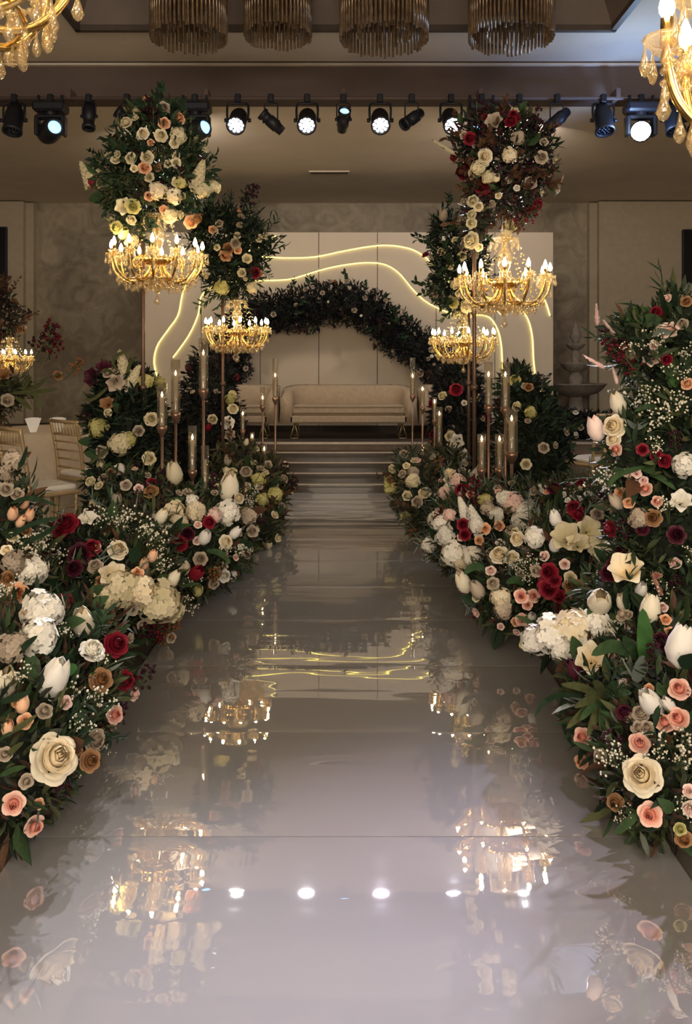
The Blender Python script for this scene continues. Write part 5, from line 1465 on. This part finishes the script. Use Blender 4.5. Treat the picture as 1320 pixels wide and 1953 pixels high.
# ---- right tall bushes
A = Arr('flower_arrangement', 'dark leafy column under the right end of the arch', 'flowers',
        [(875, 760, 7.7, 45, 85, .28), (880, 850, 7.4, 50, 110, .3), (855, 800, 7.5, 30, 70, .25)], 27, 'tall flower bushes beside the aisle')
A.core(.8).leaves(3600, (.06, .11), 'night')
A.fill([('spray', 'taupe', 20, .05, .08), ('rose', 'ivory', 5, .07, .1), ('berry', 'plum', 10, .12, .2), ('rose', 'burgundy', 5, .08, .1)])
A.many([('rose', 'ivory', 847, 757, 18), ('open', 'white', 872, 842, 30), ('rose', 'ivory', 862, 832, 22), ('open', 'white', 884, 866, 22), ('rose', 'burgundy', 872, 748, 28), ('spray', 'white', 885, 770, 12)])
A = Arr('flower_arrangement', 'tall dark green bush behind the right candle group', 'flowers',
        [(1000, 790, 6.5, 50, 75, .3), (1010, 880, 6.3, 62, 110, .34), (1040, 850, 6.5, 40, 70, .28), (985, 735, 6.6, 28, 40, .2)], 28, 'tall flower bushes beside the aisle')
A.core(.8).leaves(4200, (.05, .10), 'dark').twigs(16, (.15, .25), 'leaf_dark', 'oval', .06)
A.fill([('spray', 'taupe', 16, .05, .08), ('rose', 'ivory', 6, .06, .09), ('berry', 'plum', 6, .10, .16)])
A.many([('rose', 'lime', 985, 730, 24), ('spray', 'bronze', 1008, 742, 20), ('rose', 'ivory', 1005, 885, 22), ('rose', 'taupe', 1035, 855, 22), ('hyd', 'lime', 1012, 790, 24)])
A = Arr('flower_hedge', 'low dark hedge with white flowers on the stage edge before the fountain', 'hedge',
        [(1070, 812, 9.7, 45, 30, .2), (1125, 815, 9.7, 40, 28, .2), (1180, 815, 9.7, 45, 28, .2), (1240, 815, 9.7, 50, 28, .2)], 29, None, HS)
A.core(.8).leaves(2200, (.06, .11), 'night')
A.fill([('spray', 'taupe', 12, .06, .09), ('spray', 'white', 8, .05, .08)])

# ---- arch garland on the backdrop
GP = [(432, 745), (437, 700), (446, 655), (468, 612), (505, 597), (545, 592), (590, 588), (630, 578), (668, 578), (705, 593), (740, 625), (770, 648), (800, 665), (830, 690), (852, 722), (868, 760), (880, 800)]
A = Arr('flower_garland', 'dark arched garland of leaves and small flowers on the backdrop above the sofa', 'garland',
        [(x, y, 10.43, 36, 38 if i > 3 else 34, .14) for i, (x, y) in enumerate(GP)], 30, None, HS)
pth = [px(x, y, 10.66) - A.loc for (x, y) in GP]
MB().tube(bez(pth, 4), .02, 6).build('support_hoop', 'black_metal', A.o)
A.core(.6).leaves(9000, (.05, .11), 'night', 1.1, .5, 1.1, .9).twigs(40, (.14, .26), 'leaf_dark', 'oval', .07)
A.fill([('spray', 'taupe', 40, .05, .09), ('rose', 'taupe', 14, .08, .12), ('spray', 'white', 30, .03, .05), ('spray', 'taupe', 40, .03, .05), ('berry', 'plum', 16, .14, .22), ('rose', 'bronze', 6, .08, .11)])

# ---- flowers over the chandeliers
TOP = 'flower clouds above the chandeliers'
A = Arr('flower_cloud', 'large cloud of pale yellow roses and leaves above the left chandelier', 'flowers',
        [(298, 300, 5.33, 78, 82, .30), (245, 345, 5.33, 55, 55, .22), (350, 330, 5.33, 50, 60, .22), (305, 235, 5.33, 40, 45, .18), (290, 385, 5.33, 60, 35, .2), (245, 420, 5.3, 24, 32, .1)], 31, TOP, 1.0)
A.leaves(3800, (.04, .085), 'green', 1.0, .35, 1.15, 1.0).bigleaves(70, (.07, .13), G).twigs(46, (.08, .16), 'leaf_dark', 'oval', .05)
A.many([('rose', 'ivory', 306, 262, 26), ('rose', 'ivory', 330, 275, 20), ('rose', 'peach', 312, 240, 24), ('rose', 'cream', 275, 258, 24), ('rose', 'ivory', 285, 335, 20), ('rose', 'peach', 278, 318, 26), ('rose', 'ivory', 282, 300, 26), ('spray', 'ivory', 258, 320, 16), ('rose', 'ivory', 337, 312, 20), ('spike', 'ivory', 172, 333, 46), ('hyd', 'ivory', 185, 332, 34), ('spike', 'ivory', 375, 330, 60), ('hyd', 'ivory', 380, 358, 34), ('hyd', 'cream', 300, 368, 36), ('hyd', 'cream', 325, 375, 36), ('hyd', 'lime', 345, 345, 24), ('rose', 'lime', 258, 390, 30), ('open', 'ivory', 240, 400, 36), ('rose', 'ivory', 249, 420, 20), ('rose', 'lime', 228, 432, 26), ('bud', 'lime', 238, 440, 30), ('rose', 'peach', 357, 420, 28), ('rose', 'bronze', 370, 415, 22), ('spray', 'peach', 285, 375, 20), ('rose', 'peach', 337, 232, 26), ('bud', 'burgundy', 185, 345, 30), ('rose', 'taupe', 310, 210, 26)])
A.fill([('spray', 'ivory', 22, .05, .075), ('rose', 'ivory', 8, .07, .09), ('berry', 'plum', 10, .12, .18), ('hyd', 'ivory', 6, .08, .12), ('spray', 'peach', 8, .05, .07)])
A = Arr('flower_cloud', 'large cloud of burgundy and cream flowers above the right chandelier', 'flowers',
        [(958, 300, 5.33, 68, 75, .30), (915, 275, 5.33, 45, 50, .22), (1010, 300, 5.33, 42, 62, .22), (965, 245, 5.33, 50, 30, .18), (975, 375, 5.33, 52, 45, .2), (908, 400, 5.3, 20, 70, .12)], 32, TOP, 1.0)
A.leaves(3600, (.04, .085), 'wine', 1.0, .35, 1.15, 1.0).bigleaves(60, (.07, .13), G).twigs(44, (.08, .16), 'leaf_bronze', 'oval', .05)
A.many([('hyd', 'ivory', 918, 318, 30), ('rose', 'cream', 930, 298, 30), ('rose', 'ivory', 910, 330, 26), ('hyd', 'ivory', 935, 335, 26), ('bud', 'cream', 948, 335, 24), ('hyd', 'cream', 972, 295, 30), ('rose', 'taupe', 1008, 352, 26), ('spray', 'white', 985, 360, 14), ('rose', 'burgundy', 888, 320, 34), ('rose', 'burgundy', 925, 350, 34), ('berry', 'burgundy', 1010, 400, 54), ('berry', 'burgundy', 995, 410, 50), ('rose', 'burgundy', 1020, 388, 22), ('rose', 'ivory', 905, 385, 24), ('rose', 'ivory', 912, 395, 20), ('rose', 'ivory', 903, 410, 20), ('rose', 'ivory', 903, 425, 22), ('rose', 'ivory', 904, 455, 34), ('rose', 'cream', 930, 395, 18), ('rose', 'ivory', 972, 425, 28), ('hyd', 'ivory', 965, 440, 24), ('open', 'taupe', 945, 240, 34), ('rose', 'taupe', 1030, 300, 26), ('plume', 'ivory', 860, 282, 60), ('plume', 'taupe', 1060, 350, 44), ('hyd', 'taupe', 985, 265, 28), ('rose', 'burgundy', 900, 265, 26)])
A.fill([('spray', 'ivory', 12, .05, .07), ('rose', 'burgundy', 10, .06, .09), ('berry', 'plum', 14, .12, .18), ('spray', 'taupe', 14, .05, .07)])
A = Arr('flower_cloud', 'smaller dark leafy flower cloud above the far left chandelier', 'flowers',
        [(430, 450, 6.77, 52, 48, .26), (470, 470, 6.77, 42, 50, .22), (440, 520, 6.77, 48, 48, .22), (410, 440, 6.77, 36, 36, .18)], 33, TOP, 1.0)
A.leaves(3200, (.05, .10), 'dark', .9, .35, 1.15, 1.0).twigs(40, (.16, .28), 'leaf_dark', 'lance', .07)
A.many([('rose', 'ivory', 471, 491, 20), ('rose', 'peach', 430, 482, 26), ('rose', 'taupe', 452, 465, 22), ('rose', 'ivory', 459, 520, 18), ('rose', 'peach', 489, 522, 18), ('rose', 'burgundy', 480, 520, 24), ('rose', 'bronze', 435, 470, 22), ('hyd', 'lime', 425, 545, 30), ('hyd', 'ivory', 475, 545, 24), ('spray', 'taupe', 410, 440, 18), ('berry', 'plum', 475, 380, 46), ('berry', 'plum', 465, 395, 46), ('berry', 'plum', 482, 372, 30), ('spray', 'ivory', 415, 470, 14)])
A.fill([('spray', 'ivory', 12, .05, .08), ('spray', 'taupe', 10, .05, .08), ('spray', 'peach', 6, .05, .08)])
A = Arr('flower_cloud', 'smaller trailing flower cloud with cream roses above the far right chandelier', 'flowers',
        [(868, 470, 6.77, 42, 52, .24), (850, 440, 6.77, 28, 34, .16), (850, 530, 6.77, 26, 50, .16), (880, 560, 6.77, 30, 34, .16), (890, 500, 6.77, 30, 45, .18)], 34, TOP, 1.0)
A.leaves(2600, (.05, .10), 'dark', .9, .35, 1.12, 1.0).leaves(300, (.05, .10), 'silver', .9, .9, 1.15, 1.0).twigs(30, (.15, .25), 'leaf_dark', 'oval', .06)
A.many([('rose', 'ivory', 847, 478, 16), ('rose', 'ivory', 880, 487, 18), ('bud', 'taupe', 847, 415, 26), ('rose', 'taupe', 872, 420, 20), ('rose', 'lime', 868, 575, 22), ('rose', 'ivory', 885, 560, 20), ('hyd', 'ivory', 890, 580, 28), ('spray', 'burgundy', 815, 490, 16), ('hyd', 'ivory', 870, 545, 20)])
A.fill([('spray', 'ivory', 10, .05, .08), ('spray', 'taupe', 12, .05, .08), ('berry', 'plum', 5, .10, .16)])
# guest table centrepiece
A = Arr('flower_cloud', 'small dark flower cloud over the guest table chandelier', 'flowers',
        [(8, 610, 7.35, 30, 42, .18), (-10, 580, 7.35, 30, 30, .16)], 35, TOP, 1.0)
A.leaves(900, (.05, .09), 'wine', 1, .35, 1.1, 1.0).twigs(12, (.14, .24), 'leaf_bronze', 'oval', .05)
A.fill([('spray', 'taupe', 6, .05, .08), ('berry', 'plum', 5, .12, .18), ('rose', 'bronze', 4, .06, .09)])
A = Arr('flower_arrangement', 'guest table flowers with long olive leaves and a plum sprig', 'flowers',
        [(10, 745, 6.95, 50, 32, .16), (-30, 770, 6.95, 60, 34, .18)], 36, None, tz + .002)
A.core(.7).leaves(900, (.05, .10), 'olive', 1, .4, 1.1)
A.many([('open', 'bronze', 8, 722, 30), ('rose', 'taupe', 15, 760, 26), ('berry', 'burgundy', 92, 650, 70), ('berry', 'plum', 82, 655, 66), ('berry', 'burgundy', 98, 668, 50), ('berry', 'bronze', 135, 705, 44), ('spray', 'bronze', 105, 718, 20)])
sp_ = MB()
for q in ([(20, 740), (60, 700), (84, 680)], [(30, 745), (80, 722), (130, 712)]):
    sp_.tube(bez([px(a_, b_, 6.85) - A.loc for a_, b_ in q], 5), .004, 5)
sp_.build('twig', 'stem', A.o)
for pts in ([(30, 750), (70, 748), (112, 741)], [(45, 745), (72, 735), (90, 720)], [(25, 755), (48, 770), (60, 782)], [(40, 748), (52, 728), (54, 712)], [(20, 750), (66, 752), (78, 790)]):
    A.longleaf(pts, 9, 'leaf_olive', .08)
print('flowers', NFL[0], 'objects', len(bpy.data.objects))
